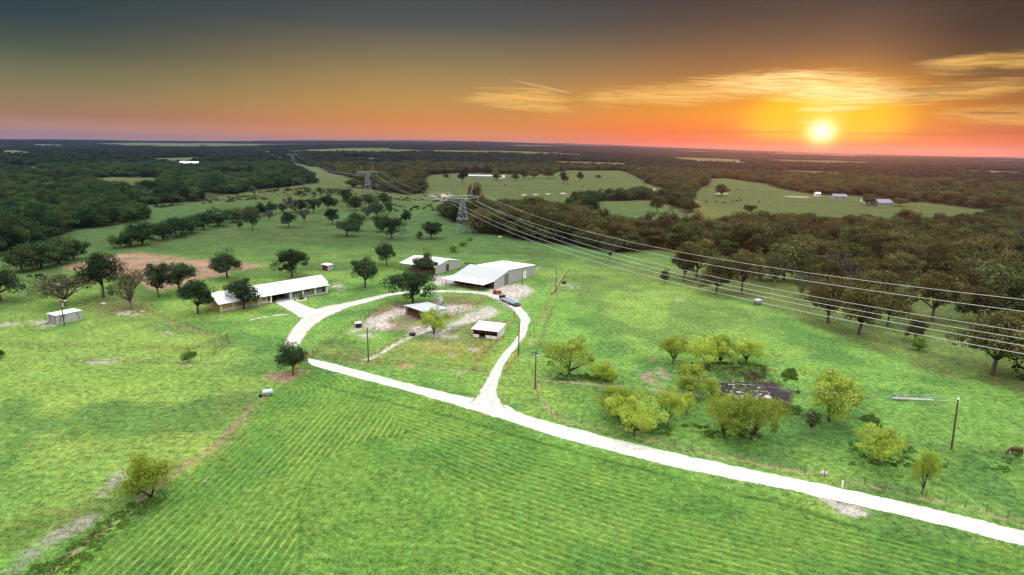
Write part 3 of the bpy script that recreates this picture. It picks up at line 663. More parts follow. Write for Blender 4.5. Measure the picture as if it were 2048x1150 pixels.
# water
def water():
    m_ = bpy.data.materials.new('pond_water'); m_.use_nodes = True; nb = NB(m_.node_tree)
    tc = nb.node('ShaderNodeTexCoord').outputs['Object']
    b = nb.node('ShaderNodeBsdfPrincipled'); nb.put(b.inputs['Base Color'], nb.mix(nb.ss(nb.noise(tc, 1.1, 5, .75), .41, .44), (.40, .40, .38), (.020, .018, .014))); b.inputs['Roughness'].default_value = .06  # pale fragments in the base colour stand in for bright sky reflections
    b.inputs['Specular IOR Level'].default_value = 1.0; b.inputs['IOR'].default_value = 1.5
    bp = nb.node('ShaderNodeBump'); bp.inputs['Strength'].default_value = .15; bp.inputs['Distance'].default_value = .05
    nb.put(bp.inputs['Height'], nb.noise(tc, 3.0, 3)); nb.put(b.inputs['Normal'], bp.outputs[0])
    o = nb.node('ShaderNodeOutputMaterial'); nb.put(o.inputs[0], b.outputs[0]); return m_
MT['water'] = water()
def pond(poly, z, name, lbl=None):
    pts = [G(px, py, z) for px, py in poly]
    mb = MB(); n = len(pts); V = []
    for i in range(n):
        a, b = pts[i], pts[(i + 1) % n]
        for k in range(6):
            t = k / 6; x = a[0] + (b[0] - a[0]) * t; y = a[1] + (b[1] - a[1]) * t
            cx = sum(p[0] for p in pts) / n; cy = sum(p[1] for p in pts) / n
            s = 1 + (float(fbm(np.array(x), np.array(y), 2.0, 3, 4.0)) - .5) * .35
            V.append((cx + (x - cx) * s, cy + (y - cy) * s, z))
    mb.poly(V); o = mb.build(name, MT['water']); o['kind'] = 'structure'; return o
pond([(1426, 772), (1450, 764), (1485, 763), (1518, 770), (1532, 782), (1545, 796), (1515, 803), (1490, 799), (1458, 796), (1428, 786)], -.8, 'pond_water')
gx, gy, gz = G3(1387, 403)
for o_ in [MB().poly([(gx + 6 * math.cos(a) * (1 + .2 * math.sin(3 * a)), gy + 9 * math.sin(a), gz + .35) for a in np.linspace(0, 2 * math.pi, 25)[:-1]]).build('stock_pond', MT['water'])]:
    o_['kind'] = 'structure'

# ================================================================== TREES
def crown_mesh(name, kind, seed, nleaf, leaf, nclump, sq=.62, mtl='oak'):
    """unit crown: width 1, spans z = zb..1 of a tree of height 1"""
    rs = np.random.RandomState(seed)
    if kind == 'oak': zb, r_c, hollow = .15, .155, .50
    elif kind == 'sparse': zb, r_c, hollow = .25, .115, .35
    elif kind == 'willow': zb, r_c, hollow = .10, .150, .45
    elif kind == 'bush': zb, r_c, hollow = .02, .19, .35
    else: zb, r_c, hollow = .03, .20, .6
    cz = (1 + zb) / 2; hz = (1 - zb) / 2
    cs = []; tries = 0
    nl = {'oak': 8, 'willow': 9, 'sparse': 7, 'bush': 6}.get(kind, 7); LO = []
    for q in range(nl):
        an = q * 2.399 + rs.rand() * .7; rr0 = (.10 + .20 * rs.rand()) if q else .02
        zf = (.15 + .75 * rs.rand()) if q else .85
        LO.append((np.array([math.cos(an) * rr0 * 1.15, math.sin(an) * rr0 * 1.15, zb + (1 - zb) * (.20 + .62 * zf * (1 - rr0 * .9))]), .17 + .09 * rs.rand()))
    lob = rs.rand(5) * 6.28
    while len(cs) < nclump and tries < 20000:
        tries += 1
        v = rs.normal(size=3); v /= np.linalg.norm(v); rr = hollow + (1 - hollow) * rs.rand() ** .6
        a = math.atan2(v[1], v[0])
        edge = 1 + .16 * math.sin(2 * a + lob[0]) + .13 * math.sin(3 * a + lob[1]) + .09 * math.sin(5 * a + lob[2])
        if v[2] < -.55 and kind in ('oak', 'sparse', 'willow') and rs.rand() < .75: continue
        p = np.array([v[0] * .36 * edge * rr, v[1] * .36 * edge * rr, cz + v[2] * (hz - r_c * .8) * rr * (1 + .12 * math.sin(2 * a + lob[3]))])
        if kind != 'wood' or rs.rand() < .4:
            lc, lr = LO[rs.randint(nl)]; p = lc + v * np.array([1.15, 1.15, .95 * (1 - zb)]) * lr * rs.rand() ** .4
            p[2] = min(max(p[2], zb + r_c * .6), 1 - r_c * .7)
        if kind == 'wood' and abs(v[2]) < .9:
            q_ = (1 - abs(v[2]) ** 3) ** .5 / max(math.hypot(v[0], v[1]), .2); p[0] *= .35 + .65 * q_; p[1] *= .35 + .65 * q_
        if kind == 'oak' and p[2] < zb + .12 and math.hypot(p[0], p[1]) < .12: continue
        if cs and min(np.linalg.norm((p - c[0]) * (1, 1, .8)) for c in cs) < r_c * (.42 if kind != 'sparse' else .6): 
            if rs.rand() < .7: continue
        cs.append((p, r_c * (.45 + .65 * rs.rand())))
    per = max(4, nleaf // len(cs)); V = []; T = []
    for p, r in cs:
        v = rs.normal(size=(per, 3)); v /= np.linalg.norm(v, axis=1)[:, None]
        rad = r * (.72 + .38 * rs.rand(per, 1))
        pos = p + v * rad * np.array([1, 1, .85])
        nrm = v + rs.normal(size=(per, 3)) * (.26 if kind == 'wood' else .40); nrm[:, 2] += .25; nrm /= np.linalg.norm(nrm, axis=1)[:, None]
        up = rs.normal(size=(per, 3)); t1 = np.cross(nrm, up); t1 /= np.linalg.norm(t1, axis=1)[:, None] + 1e-9; t2 = np.cross(nrm, t1)
        s = leaf * (.55 + .9 * rs.rand(per, 1)); asp = .55 + .45 * rs.rand(per, 1)
        if kind == 'willow':
            t1[:, 2] -= .5
        a = pos + t1 * s; b = pos + t2 * s * asp; c = pos - t1 * s; d = pos - t2 * s * asp
        V.append(np.stack([a, b, c, d], 1).reshape(-1, 3))
        tv = np.clip(.45 + .35 * rs.normal() * .6 + rs.normal(size=per) * .28, 0, 1)
        T.append(np.repeat(tv, 4))
    V = np.concatenate(V); T = np.concatenate(T)
    V[:, 2] = np.clip(V[:, 2], zb * .5, 1.08)
    n = len(V) // 4
    me = bpy.data.meshes.new(name); me.vertices.add(4 * n); me.vertices.foreach_set('co', V.ravel().astype(np.float32))
    me.loops.add(4 * n); me.loops.foreach_set('vertex_index', np.arange(4 * n, dtype=np.int32))
    me.polygons.add(n); me.polygons.foreach_set('loop_start', np.arange(0, 4 * n, 4, dtype=np.int32))
    me.update(calc_edges=True)
    at = me.attributes.new('tint', 'FLOAT', 'POINT'); at.data.foreach_set('value', T.astype(np.float32))
    me.materials.append(MT[mtl])
    return me, cs
def trunk_mesh(name, cs, seed, kind, mtl='bark'):
    rs = random.Random(seed); mb = MB()
    tr = .028 if kind != 'willow' else .024
    fork = {'oak': .24, 'sparse': .22, 'willow': .12, 'bush': .05, 'wood': .3}.get(kind, .2)
    lean = Vector((rs.uniform(-.03, .03), rs.uniform(-.03, .03), 0))
    mb.tube([(0, 0, -.03), (lean.x * .3, lean.y * .3, .03), tuple(lean + Vector((0, 0, fork)))], [tr * 1.7, tr * 1.1, tr * .85], 7)
    top = lean + Vector((0, 0, fork))
    picks = sorted(cs, key=lambda c: rs.random())[:(4 if kind == 'bush' else 9 if kind != 'sparse' else 16)]
    for p, r in picks:
        e = Vector(p); m1 = top.lerp(e, .5) + Vector((rs.uniform(-.03, .03), rs.uniform(-.03, .03), .03))
        mb.tube([tuple(top - Vector((0, 0, .02))), tuple(m1), tuple(e)], [tr * .62, tr * .38, tr * .12], 5)
        if kind in ('sparse', 'willow'):
            e2 = e + Vector((rs.uniform(-.1, .1), rs.uniform(-.1, .1), rs.uniform(-.02, .08)))
            mb.tube([tuple(m1), tuple(e2)], [tr * .25, tr * .07], 4)
    return mb.mesh(name, MT[mtl], True)

VAR = {}
def variants(kind, n, nleaf, leaf, ncl, mtl, key=None, bark='bark'):
    key = key or kind; VAR[key] = []
    for i in range(n):
        me, cs = crown_mesh('crown', kind, 100 + i * 7 + sum(map(ord, key)), nleaf, leaf, ncl, mtl=mtl)
        VAR[key].append((me, trunk_mesh('trunk', cs, i + 3, kind, bark)))
variants('oak', 6, 9500, .0155, 66, 'oak')
variants('oak', 5, 9500, .0155, 66, 'oak_brown', 'oakr')
variants('sparse', 3, 3400, .014, 70, 'sparse', bark='bark_pale')
variants('willow', 6, 12000, .0105, 56, 'willow', bark='bark')
variants('bush', 3, 3000, .026, 40, 'weed')
variants('bush', 2, 8000, .0135, 56, 'autumn', 'golden')
variants('wood', 7, 4400, .0215, 36, 'wood')
variants('wood', 6, 4400, .0215, 36, 'wood_glare_tint', 'woodr')
variants('sparse', 2, 1300, .024, 55, 'grey_crown', 'grey', 'bark_pale')
variants('wood', 4, 420, .070, 34, 'far_wood', 'far')

TCNT = {}
def tree(px, py, w_px, h_px, key, label, cat='tree', name=None, group=None, rot=None, xy=None, wm=None, hm=None, crown_name=None):
    if xy is None: x, y = G(px, py)
    else: x, y = xy
    z = float(terrain(x, y))
    dist = math.sqrt(x * x + y * y + (H - z) ** 2)
    dep = y * FW[1] + (z - H) * FW[2]
    w = wm or w_px * dep / F; h = hm or (h_px * dep / F) * 1.0
    if wm is None:  # height on screen is foreshortened and shows some of the crown's depth
        el_ = math.atan2(H - z, math.hypot(x, y)); h = max((h_px * dep / F - w * .10 * math.sin(el_)) / math.cos(el_) * 1.16, w * .55); w *= .98
    k = TCNT.get(key, 0); TCNT[key] = k + 1
    me, tm = VAR[key][k % len(VAR[key])]
    nm = name or {'oak': 'oak_tree', 'oakr': 'oak_tree', 'woodr': 'woodland_tree', 'sparse': 'bare_oak_tree', 'willow': 'willow_tree', 'bush': 'bush', 'golden': 'bush', 'wood': 'woodland_tree', 'grey': 'leafless_tree', 'far': 'distant_tree'}[key]
    r = thing(nm, label, cat, (x, y, z - .05), (rot if rot is not None else (k * 2.399) % 6.283), group)
    r.scale = (w, w, h)
    c = bpy.data.objects.new('foliage' if cat != 'tree' else 'crown', me); COL.objects.link(c); c.parent = r
    t = bpy.data.objects.new('trunk' if cat == 'tree' else 'stem', tm); COL.objects.link(t); t.parent = r
    return r

DARK = [  # px, py (base), crown width px, height px, kind, label
 (455, 556, 68, 56, 'oak', 'round oak at the right end of the tilled brown plot'),
 (583, 553, 72, 52, 'oak', 'broad dark oak standing behind the long white roofed house'),
 (396, 628, 72, 64, 'oak', 'grey green oak covering the left gable of the long house'),
 (488, 618, 74, 56, 'oak', 'oak standing in front of the tan stone wall of the long house'),
 (730, 575, 68, 56, 'oak', 'oak on the lawn between the house and the corrals'),
 (773, 532, 48, 46, 'oak', 'small dark oak standing left of the back barn'),
 (846, 549, 54, 46, 'oak', 'dark oak growing in front of the back barn roof'),
 (826, 606, 98, 62, 'oak', 'biggest dark oak, behind the grey roofed corral shed'),
 (207, 594, 84, 82, 'oak', 'tall dark oak at the left end of the tilled plot'),
 (264, 618, 96, 72, 'sparse', 'thin leaved oak in front of the tall dark oak'),
 (318, 594, 60, 62, 'oak', 'leaning dark oak in front of the middle of the tilled plot'),
 (360, 584, 72, 54, 'oak', 'dark oak between the leaning oak and the house'),
 (127, 612, 128, 60, 'sparse', 'wide thin crowned oak behind the small white shed'),
 (3, 602, 78, 66, 'oak', 'oak cut off by the left edge above the shed'),
 (586, 750, 66, 66, 'oak', 'dark tree beside the ranch gate where the white road starts'),
 (45, 542, 54, 46, 'wood', 'lowest tree of the dark clump left of the tilled plot'), (82, 535, 62, 52, 'wood', 'second tree of the dark clump left of the tilled plot'),
 (118, 525, 60, 50, 'wood', 'third tree of the dark clump left of the tilled plot'), (148, 517, 44, 42, 'wood', 'right end tree of the dark clump left of the tilled plot'),
 (230, 497, 26, 28, 'bush', 'round shrub at the near end of the hedgerow'), (262, 492, 34, 34, 'wood', 'low tree just right of the shrub at the hedgerow end'),
 (285, 488, 52, 46, 'wood', 'rounded large tree near the lower end of the hedgerow'), (326, 478, 40, 36, 'wood', 'hedgerow tree right of the rounded large one'),
 (352, 471, 44, 38, 'wood', 'hedgerow tree halfway up the left hedgerow'), (384, 464, 40, 34, 'wood', 'hedgerow tree above the middle of the tilled plot'),
 (408, 457, 32, 32, 'wood', 'narrow hedgerow tree beyond the tilled plot'), (436, 450, 46, 34, 'wood', 'wide hedgerow tree above the round oak'), (468, 443, 38, 28, 'wood', 'last low tree before the hedgerow meets the tree row'),
 (506, 460, 38, 46, 'oak', 'upright oak in the pasture just right of the hedgerow'), (480, 457, 13, 12, 'oak', 'tiny round tree left of the upright pasture oak'),
 (577, 455, 36, 28, 'oak', 'squat pasture oak right of the upright oak'), (540, 441, 26, 20, 'grey', 'small grey leafless tree in the upper pasture'),
 (608, 445, 30, 26, 'grey', 'grey forked tree right of the squat pasture oak'), (665, 448, 34, 28, 'oak', 'pasture oak alone between the grey forked tree and the oak pair'),
 (495, 438, 30, 22, 'oak', 'leftmost oak of the upper tree row'), (520, 433, 30, 26, 'wood', 'second tree of the upper tree row'), (545, 428, 30, 26, 'oak', 'dark round tree of the upper row above the grey tree'),
 (566, 424, 22, 18, 'wood', 'low tree left of the purple grey one in the upper row'), (583, 425, 34, 30, 'grey', 'large purple grey tree in the upper tree row'), (603, 424, 26, 24, 'wood', 'tree right of the purple grey one in the upper row'),
 (627, 426, 30, 28, 'oak', 'oak near the middle of the upper tree row'), (656, 420, 38, 26, 'oak', 'wide flat crowned oak in the upper tree row'), (694, 413, 30, 32, 'oak', 'tallest oak at the right part of the upper row'),
 (712, 421, 34, 28, 'wood', 'oak behind the pair of large pasture oaks'), (738, 414, 34, 24, 'oak', 'oak below the far pylon'), (767, 408, 28, 22, 'wood', 'brownish tree right of the far pylon'), (779, 428, 18, 30, 'wood', 'narrow brownish tree in front of the far pylon clump'),
 (752, 436, 38, 30, 'oak', 'oak in the clump under the far pylon'), (694, 472, 50, 38, 'oak', 'left tree of the pair of large pasture oaks'), (712, 462, 36, 36, 'wood', 'tree just behind the left large pasture oak'),
 (764, 463, 40, 34, 'wood', 'brownish tree behind the right large pasture oak'), (783, 478, 54, 42, 'oak', 'right tree of the pair of large pasture oaks'), (813, 449, 24, 26, 'oak', 'small oak between the large pasture oaks and the pylon'),
 (863, 478, 50, 32, 'oak', 'spreading oak left of the near pylon'), (839, 477, 16, 14, 'bush', 'low round bush beside the spreading oak'), (735, 440, 24, 26, 'grey', 'grey tree in the clump under the far pylon'),
 (908, 504, 20, 14, 'bush', 'green bush alone right of the back barn'), (926, 492, 18, 9, 'bush', 'low bush at the lower end of the short hedge'), (940, 482, 14, 8, 'bush', 'low bush at the upper end of the short hedge'),
 (1219, 521, 50, 46, 'sparse', 'thin pale tree alone in front of the creek wood'), (1329, 569, 20, 30, 'oak', 'narrow little tree at the left end of the right grove'),
 (1367, 562, 52, 56, 'oak', 'leftmost full sized oak of the right grove'), (1392, 557, 66, 66, 'oak', 'tall round oak second in the right grove'), (1433, 588, 60, 58, 'oak', 'oak with a pale trunk in the right grove'),
 (1483, 587, 60, 72, 'oak', 'brownish oak with a visible trunk under the wires'), (1549, 572, 52, 52, 'sparse', 'orange tinged thin tree in the right grove'), (1568, 560, 74, 58, 'wood', 'broad grey green tree behind the orange tinged tree'),
 (1617, 563, 70, 46, 'wood', 'low wide tree right of the orange tinged tree'), (1656, 646, 72, 74, 'oak', 'dense oak near the middle of the right grove'), (1632, 612, 48, 46, 'sparse', 'thin tree left of the dense middle oak'),
 (1716, 669, 84, 78, 'oak', 'nearest dark oak at the middle of the right grove'), (1774, 652, 60, 62, 'oak', 'oak with a see through crown right of the nearest one'), (1829, 684, 32, 42, 'oak', 'small dark tree standing apart below the wires'),
 (1863, 641, 82, 82, 'oak', 'tall oak alone in the green gap at right'), (1768, 580, 78, 50, 'oak', 'flat topped oak above the middle of the right grove'), (1712, 572, 52, 46, 'oak', 'oak touching the left of the flat topped one'),
 (1738, 604, 78, 56, 'oak', 'wide oak below the flat topped one'), (1676, 570, 60, 52, 'grey', 'grey purple tree at the back of the right grove'), (1956, 648, 64, 58, 'oak', 'oak with a bare pale trunk near the right edge'),
 (2012, 640, 100, 66, 'wood', 'very wide dark oak cut by the right edge'), (1985, 600, 96, 60, 'wood', 'wide tree behind the oak with the bare pale trunk'), (1983, 750, 112, 104, 'oak', 'largest oak at the right edge below the wires'), (2060, 752, 100, 92, 'wood', 'dark oak behind the largest right edge oak'),
 (1700, 548, 64, 46, 'wood', 'dense tree filling the gap behind the flat topped oak'), (1655, 590, 62, 56, 'oak', 'oak wedged between the dense middle oak and the low wide tree'), (1800, 560, 60, 44, 'wood', 'dark tree at the wood edge right of the flat topped oak'), (1600, 596, 34, 38, 'sparse', 'thin sapling left of the grove middle'), (1930, 612, 66, 58, 'oak', 'oak just left of the bare pale trunk one'), (2000, 690, 70, 62, 'oak', 'oak above the largest oak at the right edge'), (1520, 560, 46, 44, 'wood', 'low tree left of the orange tinged tree'), (1460, 558, 40, 40, 'wood', 'tree behind the pale trunked oak of the right grove'), (1836, 700, 26, 22, 'bush', 'small shrub below the apart standing dark tree'),
 (1935, 575, 40, 46, 'sparse', 'pale thin tree at the end of the creek wood'), (2046, 590, 70, 60, 'wood', 'dark tree at the right edge above the wide oak'),
 (925, 366, 22, 24, 'oak', 'dark tree on the hill field just left of the long far house'), (893, 358, 11, 11, 'oak', 'small round tree on the crest of the hill field'), (992, 360, 26, 16, 'oak', 'dark tree just right of the long far house'),
 (1030, 362, 18, 14, 'oak', 'left tree of the group on the hill crest'), (1048, 360, 18, 22, 'oak', 'tall tree of the group on the hill crest'), (1068, 357, 26, 14, 'oak', 'low wide tree of the hill crest group'), (1098, 357, 26, 16, 'oak', 'tree right of the low wide one on the hill crest'),
 (1127, 367, 20, 22, 'oak', 'dark tree standing lowest on the hill field'), (1160, 364, 15, 20, 'oak', 'upright tree on the right of the hill field'), (1197, 358, 12, 8, 'oak', 'tiny tree at the far right of the hill field'),
 (1443, 393, 34, 22, 'oak', 'lone tree on the far right pasture'), (1315, 426, 32, 34, 'oak', 'tree at the end of the belt below the farm lane'), (1372, 402, 30, 32, 'oak', 'dark tree left of the shining stock pond'), (1380, 424, 34, 22, 'oak', 'low tree below the shining stock pond'), (1352, 410, 28, 26, 'oak', 'tree between the two above the creek wood'),
 (1735, 411, 34, 22, 'oak', 'dark tree between the far right farm buildings'), (1800, 412, 30, 16, 'oak', 'tree right of the blue roofed farm building'), (951, 424, 38, 52, 'oak', 'tall tree right of the near pylon top'), (905, 430, 40, 34, 'oak', 'tree just left of the near pylon'),
]
for a in DARK:
    if a[4] == 'wood' and a[0] < 520: a = (a[0], a[1] + 2, a[2] * 1.3, a[3] * 1.0, *a[4:])
    if a[0] > 1340 and a[1] > 540: a = (a[0], a[1], a[2] * 1.28, a[3] * 1.18, *a[4:])
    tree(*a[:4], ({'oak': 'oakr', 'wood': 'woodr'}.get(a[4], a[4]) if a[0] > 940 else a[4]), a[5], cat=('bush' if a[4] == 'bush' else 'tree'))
LIGHT = [
 (1140, 750, 88, 66, 'willow', 'olive willow nearest the white road junction'), (1207, 760, 62, 38, 'golden', 'low yellow green shrub right of the olive willow'),
 (1345, 727, 62, 58, 'willow', 'round willow at the back left of the pond'), (1412, 734, 80, 62, 'willow', 'willow behind the pond, second from its left'), (1440, 728, 60, 52, 'willow', 'olive willow behind the middle of the pond'), (1492, 725, 68, 44, 'willow', 'low spreading willow behind the pond at right'),
 (1380, 793, 88, 64, 'willow', 'bright green willow at the left shore of the pond'), (1424, 795, 38, 30, 'willow', 'small pale willow on the pond edge'),
 (1238, 836, 96, 62, 'willow', 'yellow willow at the left end of the front row'), (1268, 872, 96, 78, 'willow', 'bright yellow willow nearest the road fence'), (1337, 849, 60, 66, 'willow', 'upright green willow in the front row'), (1373, 832, 34, 42, 'willow', 'slim willow between the upright one and the paired ones'),
 (1448, 872, 92, 78, 'willow', 'left one of the two large paired front willows'), (1502, 880, 112, 86, 'willow', 'right one of the two large paired front willows'),
 (1658, 842, 118, 98, 'willow', 'tallest yellow willow right of the pond'), (1622, 866, 46, 44, 'sparse', 'thin small tree under the tallest yellow willow'), (1757, 922, 94, 66, 'willow', 'round yellow willow alone left of the lamp pole'), (1843, 988, 52, 80, 'willow', 'slim leaning willow by the road fence at right'),
 (868, 668, 58, 46, 'willow', 'yellow green tree at the foot of the windmill'), (300, 995, 104, 78, 'golden', 'golden bush alone at lower left beside the sandy wash'), (378, 726, 27, 26, 'bush', 'round dark bush on the wire fence at left'), (2, 716, 16, 16, 'bush', 'dark bush cut by the left edge on the fence'),
]
for a in LIGHT:
    if a[4] == 'willow': a = (a[0], a[1], a[2] * 1.12, a[3] * 1.05, *a[4:])
    tree(*a[:5], a[5], cat=('bush' if a[4] in ('bush', 'golden') else 'tree'))

# --- woods: the nearest trees of each wood as things, the rest as stuff
def woods():
    rs = np.random.RandomState(11)
    pts = []
    # jittered grid, spacing grows with distance
    for r0, r1, sp in ((180, 700, 8.6), (700, 1300, 9.6), (1300, 2400, 12.0), (2400, 4200, 17.0), (4200, 8500, 34.0)):
        n = int(2 * r1 * 1.0 / sp)
        gx = np.arange(-r1 * .92, r1 * .92, sp); gy = np.arange(r0 * .5, r1, sp)
        X, Y = np.meshgrid(gx, gy); X = X.ravel() + rs.uniform(-.45, .45, X.size) * sp; Y = Y.ravel() + rs.uniform(-.45, .45, Y.size) * sp
        R = np.hypot(X, Y); k = (R >= r0) & (R < r1) & (np.abs(X) < Y * .95); X, Y, R = X[k], Y[k], R[k]
        pts.append(np.c_[X, Y, np.full(len(X), sp)])
    P = np.concatenate(pts); X, Y, S = P.T; R = np.hypot(X, Y)
    Z = terrain(X, Y); px, py = proj(X, Y, Z)
    Wd = np.zeros(len(X), int)
    for i, poly in ((1, LW), (2, MW), (3, CW), (4, RW), (5, HW)): Wd[inpoly(px, py, poly) & (Wd == 0)] = i
    fx = fbm(X, Y, 900, 4, 12.7)
    distant = (R > 1250) & (py < 356) & (fx <= .575); Wd[distant & (Wd == 0)] = 6
    Wd[(R > 1500) & (fx > .575)] = 0
    for p in FIELDS_IN_WOODS + [CORRIDOR]: Wd[inpoly(px, py, p)] = 0
    # irregular openings
    op = fbm(X, Y, 45, 3, 21.0); Wd[(op > .69) & (R < 1300)] = 0
    k = (Wd > 0) & (px > -60) & (px < 2110)
    X, Y, Z, S, R, Wd, px, py = (q[k] for q in (X, Y, Z, S, R, Wd, px, py))
    size = S * (1.10 + 1.0 * rs.rand(len(X)) ** 2); size = np.clip(size, 7.5, 60)
    ht = np.where(S > 15, 4.5 + 2.5 * rs.rand(len(X)), 6.0 + 6.5 * rs.rand(len(X)) * (.5 + 1.0 * fbm(X, Y, 60, 2, 31.0)))
    ht = np.where((R < 430), ht * 1.28, ht); size = np.where(R < 430, size * 1.12, size)
    order = np.argsort(-(size / R)); 
    # the largest are individual things: nearest to the camera in each wood
    lead = [i for i in order if Wd[i] in (1, 3)][:190]
    names = {1: ('dark tree crowded in the near edge of the left woods', 'trees at the near edge of the left woods'), 3: ('dense tree in the near rows of the creek woods at right', 'trees in the near rows of the creek woods')}
    for i in lead:
        lb, gp = names[int(Wd[i])]
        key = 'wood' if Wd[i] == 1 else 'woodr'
        tree(0, 0, 0, 0, key, lb, group=gp, xy=(X[i], Y[i]), wm=float(size[i]) * 1.05, hm=float(ht[i]) * 1.05, rot=float(rs.rand() * 6.28))
    rest = np.ones(len(X), bool); rest[lead] = False
    def inst(name, label, sel, src_key):
        me = bpy.data.meshes.new(name); n = int(sel.sum())
        me.vertices.add(n); me.vertices.foreach_set('co', np.c_[X[sel], Y[sel], Z[sel] - .3].ravel().astype(np.float32))
        a = me.attributes.new('sc', 'FLOAT_VECTOR', 'POINT'); a.data.foreach_set('vector', np.c_[size[sel], size[sel], ht[sel]].ravel().astype(np.float32))
        a = me.attributes.new('rt', 'FLOAT', 'POINT'); a.data.foreach_set('value', (rs.rand(n) * 6.283).astype(np.float32))
        a = me.attributes.new('ix', 'INT', 'POINT'); a.data.foreach_set('value', rs.randint(0, len(VAR[src_key]), n).astype(np.int32))
        o = bpy.data.objects.new(name, me); COL.objects.link(o); tag(o, label, 'woodland', None, 'stuff')
        ng = bpy.data.node_groups.new(name, 'GeometryNodeTree'); ng.interface.new_socket('Geometry', in_out='INPUT', socket_type='NodeSocketGeometry'); ng.interface.new_socket('Geometry', in_out='OUTPUT', socket_type='NodeSocketGeometry')
        N = ng.nodes; L = ng.links; gi = N.new('NodeGroupInput'); go = N.new('NodeGroupOutput'); j = N.new('GeometryNodeJoinGeometry')
        for me2, _ in VAR[src_key]:
            src = next((ob for ob in bpy.data.objects if ob.data is me2), None)
            if src is None: print('no source', src_key); continue
            oi = N.new('GeometryNodeObjectInfo'); oi.inputs[0].default_value = src; oi.inputs['As Instance'].default_value = True; L.new(oi.outputs['Geometry'], j.inputs[0])
        ip = N.new('GeometryNodeInstanceOnPoints'); L.new(gi.outputs[0], ip.inputs['Points']); L.new(j.outputs[0], ip.inputs['Instance']); ip.inputs['Pick Instance'].default_value = True
        def na(nm, t):
            q = N.new('GeometryNodeInputNamedAttribute'); q.data_type = t; q.inputs[0].default_value = nm; return q.outputs[0]
        L.new(na('ix', 'INT'), ip.inputs['Instance Index']); L.new(na('sc', 'FLOAT_VECTOR'), ip.inputs['Scale'])
        cx = N.new('ShaderNodeCombineXYZ'); L.new(na('rt', 'FLOAT'), cx.inputs[2]); L.new(cx.outputs[0], ip.inputs['Rotation'])
        L.new(ip.outputs[0], go.inputs[0])
        md = o.modifiers.new('scatter', 'NODES'); md.node_group = ng
        print('woods', name, n)
    near = R < 1300
    inst('left_woods', 'dark woods filling the left middle distance', rest & near & (Wd == 1), 'wood')
    inst('creek_woods', 'glare browned green woods along the creek at right', rest & near & ((Wd == 3) | (Wd == 2)), 'woodr')
    inst('field_belts', 'belts of trees between the far fields', rest & near & ((Wd == 4) | (Wd == 5) | (Wd == 6)), 'wood')
    inst('far_woods', 'dark woods reaching to the horizon', rest & ~near, 'far')
# small far trees give the far woods their crowns
for (px, py, w, h, lb) in [(700, 392, 14, 7, 'tiny scrub tree left of the far pylon foot'), (640, 384, 12, 6, 'tiny scrub tree in the power line clearing'), (600, 388, 14, 6, 'scrub tree at the left of the power line clearing'), (1500, 422, 26, 12, 'small tree where the far right pasture meets the creek wood')]:
    tree(px, py, w, h, 'far', lb)
woods()

# scrub belt and scattered bushes in the far green strip
def scrub(name, label, polys, n, smin, smax, mtl, seed, per=26, leaf=.16, hk=.6):
    rs = np.random.RandomState(seed); V = []; T = []
    for poly in polys:
        pp = np.array([G(*p) for p in poly]); lo = pp.min(0); hi = pp.max(0); c = 0; tr = 0
        while c < n and tr < n * 30:
            tr += 1; x, y = rs.uniform(lo, hi)
            if not inpoly(np.array([x]), np.array([y]), pp)[0]: continue
            if float(fbm(np.array(x), np.array(y), 6.0 if smax < 1 else 40.0, 3, seed * 1.3)) < rs.uniform(.36, .58): continue
            c += 1; s = rs.uniform(smin, smax); z = float(terrain(x, y))
            v = rs.normal(size=(per, 3)); v /= np.linalg.norm(v, axis=1)[:, None]; v[:, 2] = np.abs(v[:, 2]) * hk
            pos = np.array([x, y, z]) + v * s * (.6 + .4 * rs.rand(per, 1))
            nrm = v + rs.normal(size=(per, 3)) * .5; nrm /= np.linalg.norm(nrm, axis=1)[:, None]
            t1 = np.cross(nrm, rs.normal(size=(per, 3))); t1 /= np.linalg.norm(t1, axis=1)[:, None]; t2 = np.cross(nrm, t1); q = s * leaf * (.6 + rs.rand(per, 1))
            V.append(np.stack([pos + t1 * q, pos + t2 * q, pos - t1 * q, pos - t2 * q], 1).reshape(-1, 3)); T.append(np.repeat(np.clip(rs.rand() * .6 + rs.rand(per) * .4, 0, 1), 4))
    V = np.concatenate(V); T = np.concatenate(T); k = len(V) // 4
    me = bpy.data.meshes.new(name); me.vertices.add(4 * k); me.vertices.foreach_set('co', V.ravel().astype(np.float32))
    me.loops.add(4 * k); me.loops.foreach_set('vertex_index', np.arange(4 * k, dtype=np.int32)); me.polygons.add(k); me.polygons.foreach_set('loop_start', np.arange(0, 4 * k, 4, dtype=np.int32)); me.update(calc_edges=True)
    a = me.attributes.new('tint', 'FLOAT', 'POINT'); a.data.foreach_set('value', T.astype(np.float32)); me.materials.append(MT[mtl])
    o = bpy.data.objects.new(name, me); COL.objects.link(o); return tag(o, label, 'undergrowth', None, 'stuff')
scrub('scrub', 'low scrub across the far strip by the left woods', [[(255, 415), (450, 395), (577, 377), (640, 374), (690, 378), (800, 395), (640, 410), (560, 398), (450, 405), (300, 418)]], 330, 1.2, 3.0, 'wood', 3)
scrub('meadow_scrub', 'low scrub in the clearing below the far pylon', [[(790, 396), (880, 388), (905, 392), (905, 410), (860, 425), (800, 425), (700, 400)]], 110, 1.0, 2.6, 'wood', 5)
scrub('fence_weeds', 'dark leafy weeds along the lower left wash', [[(0, 1160), (110, 1120), (200, 1045), (262, 1005), (345, 985), (400, 930), (430, 905), (420, 935), (330, 1000), (250, 1050), (150, 1150), (0, 1230)]], 260, .18, .60, 'weed', 7, 30, .2, .5)
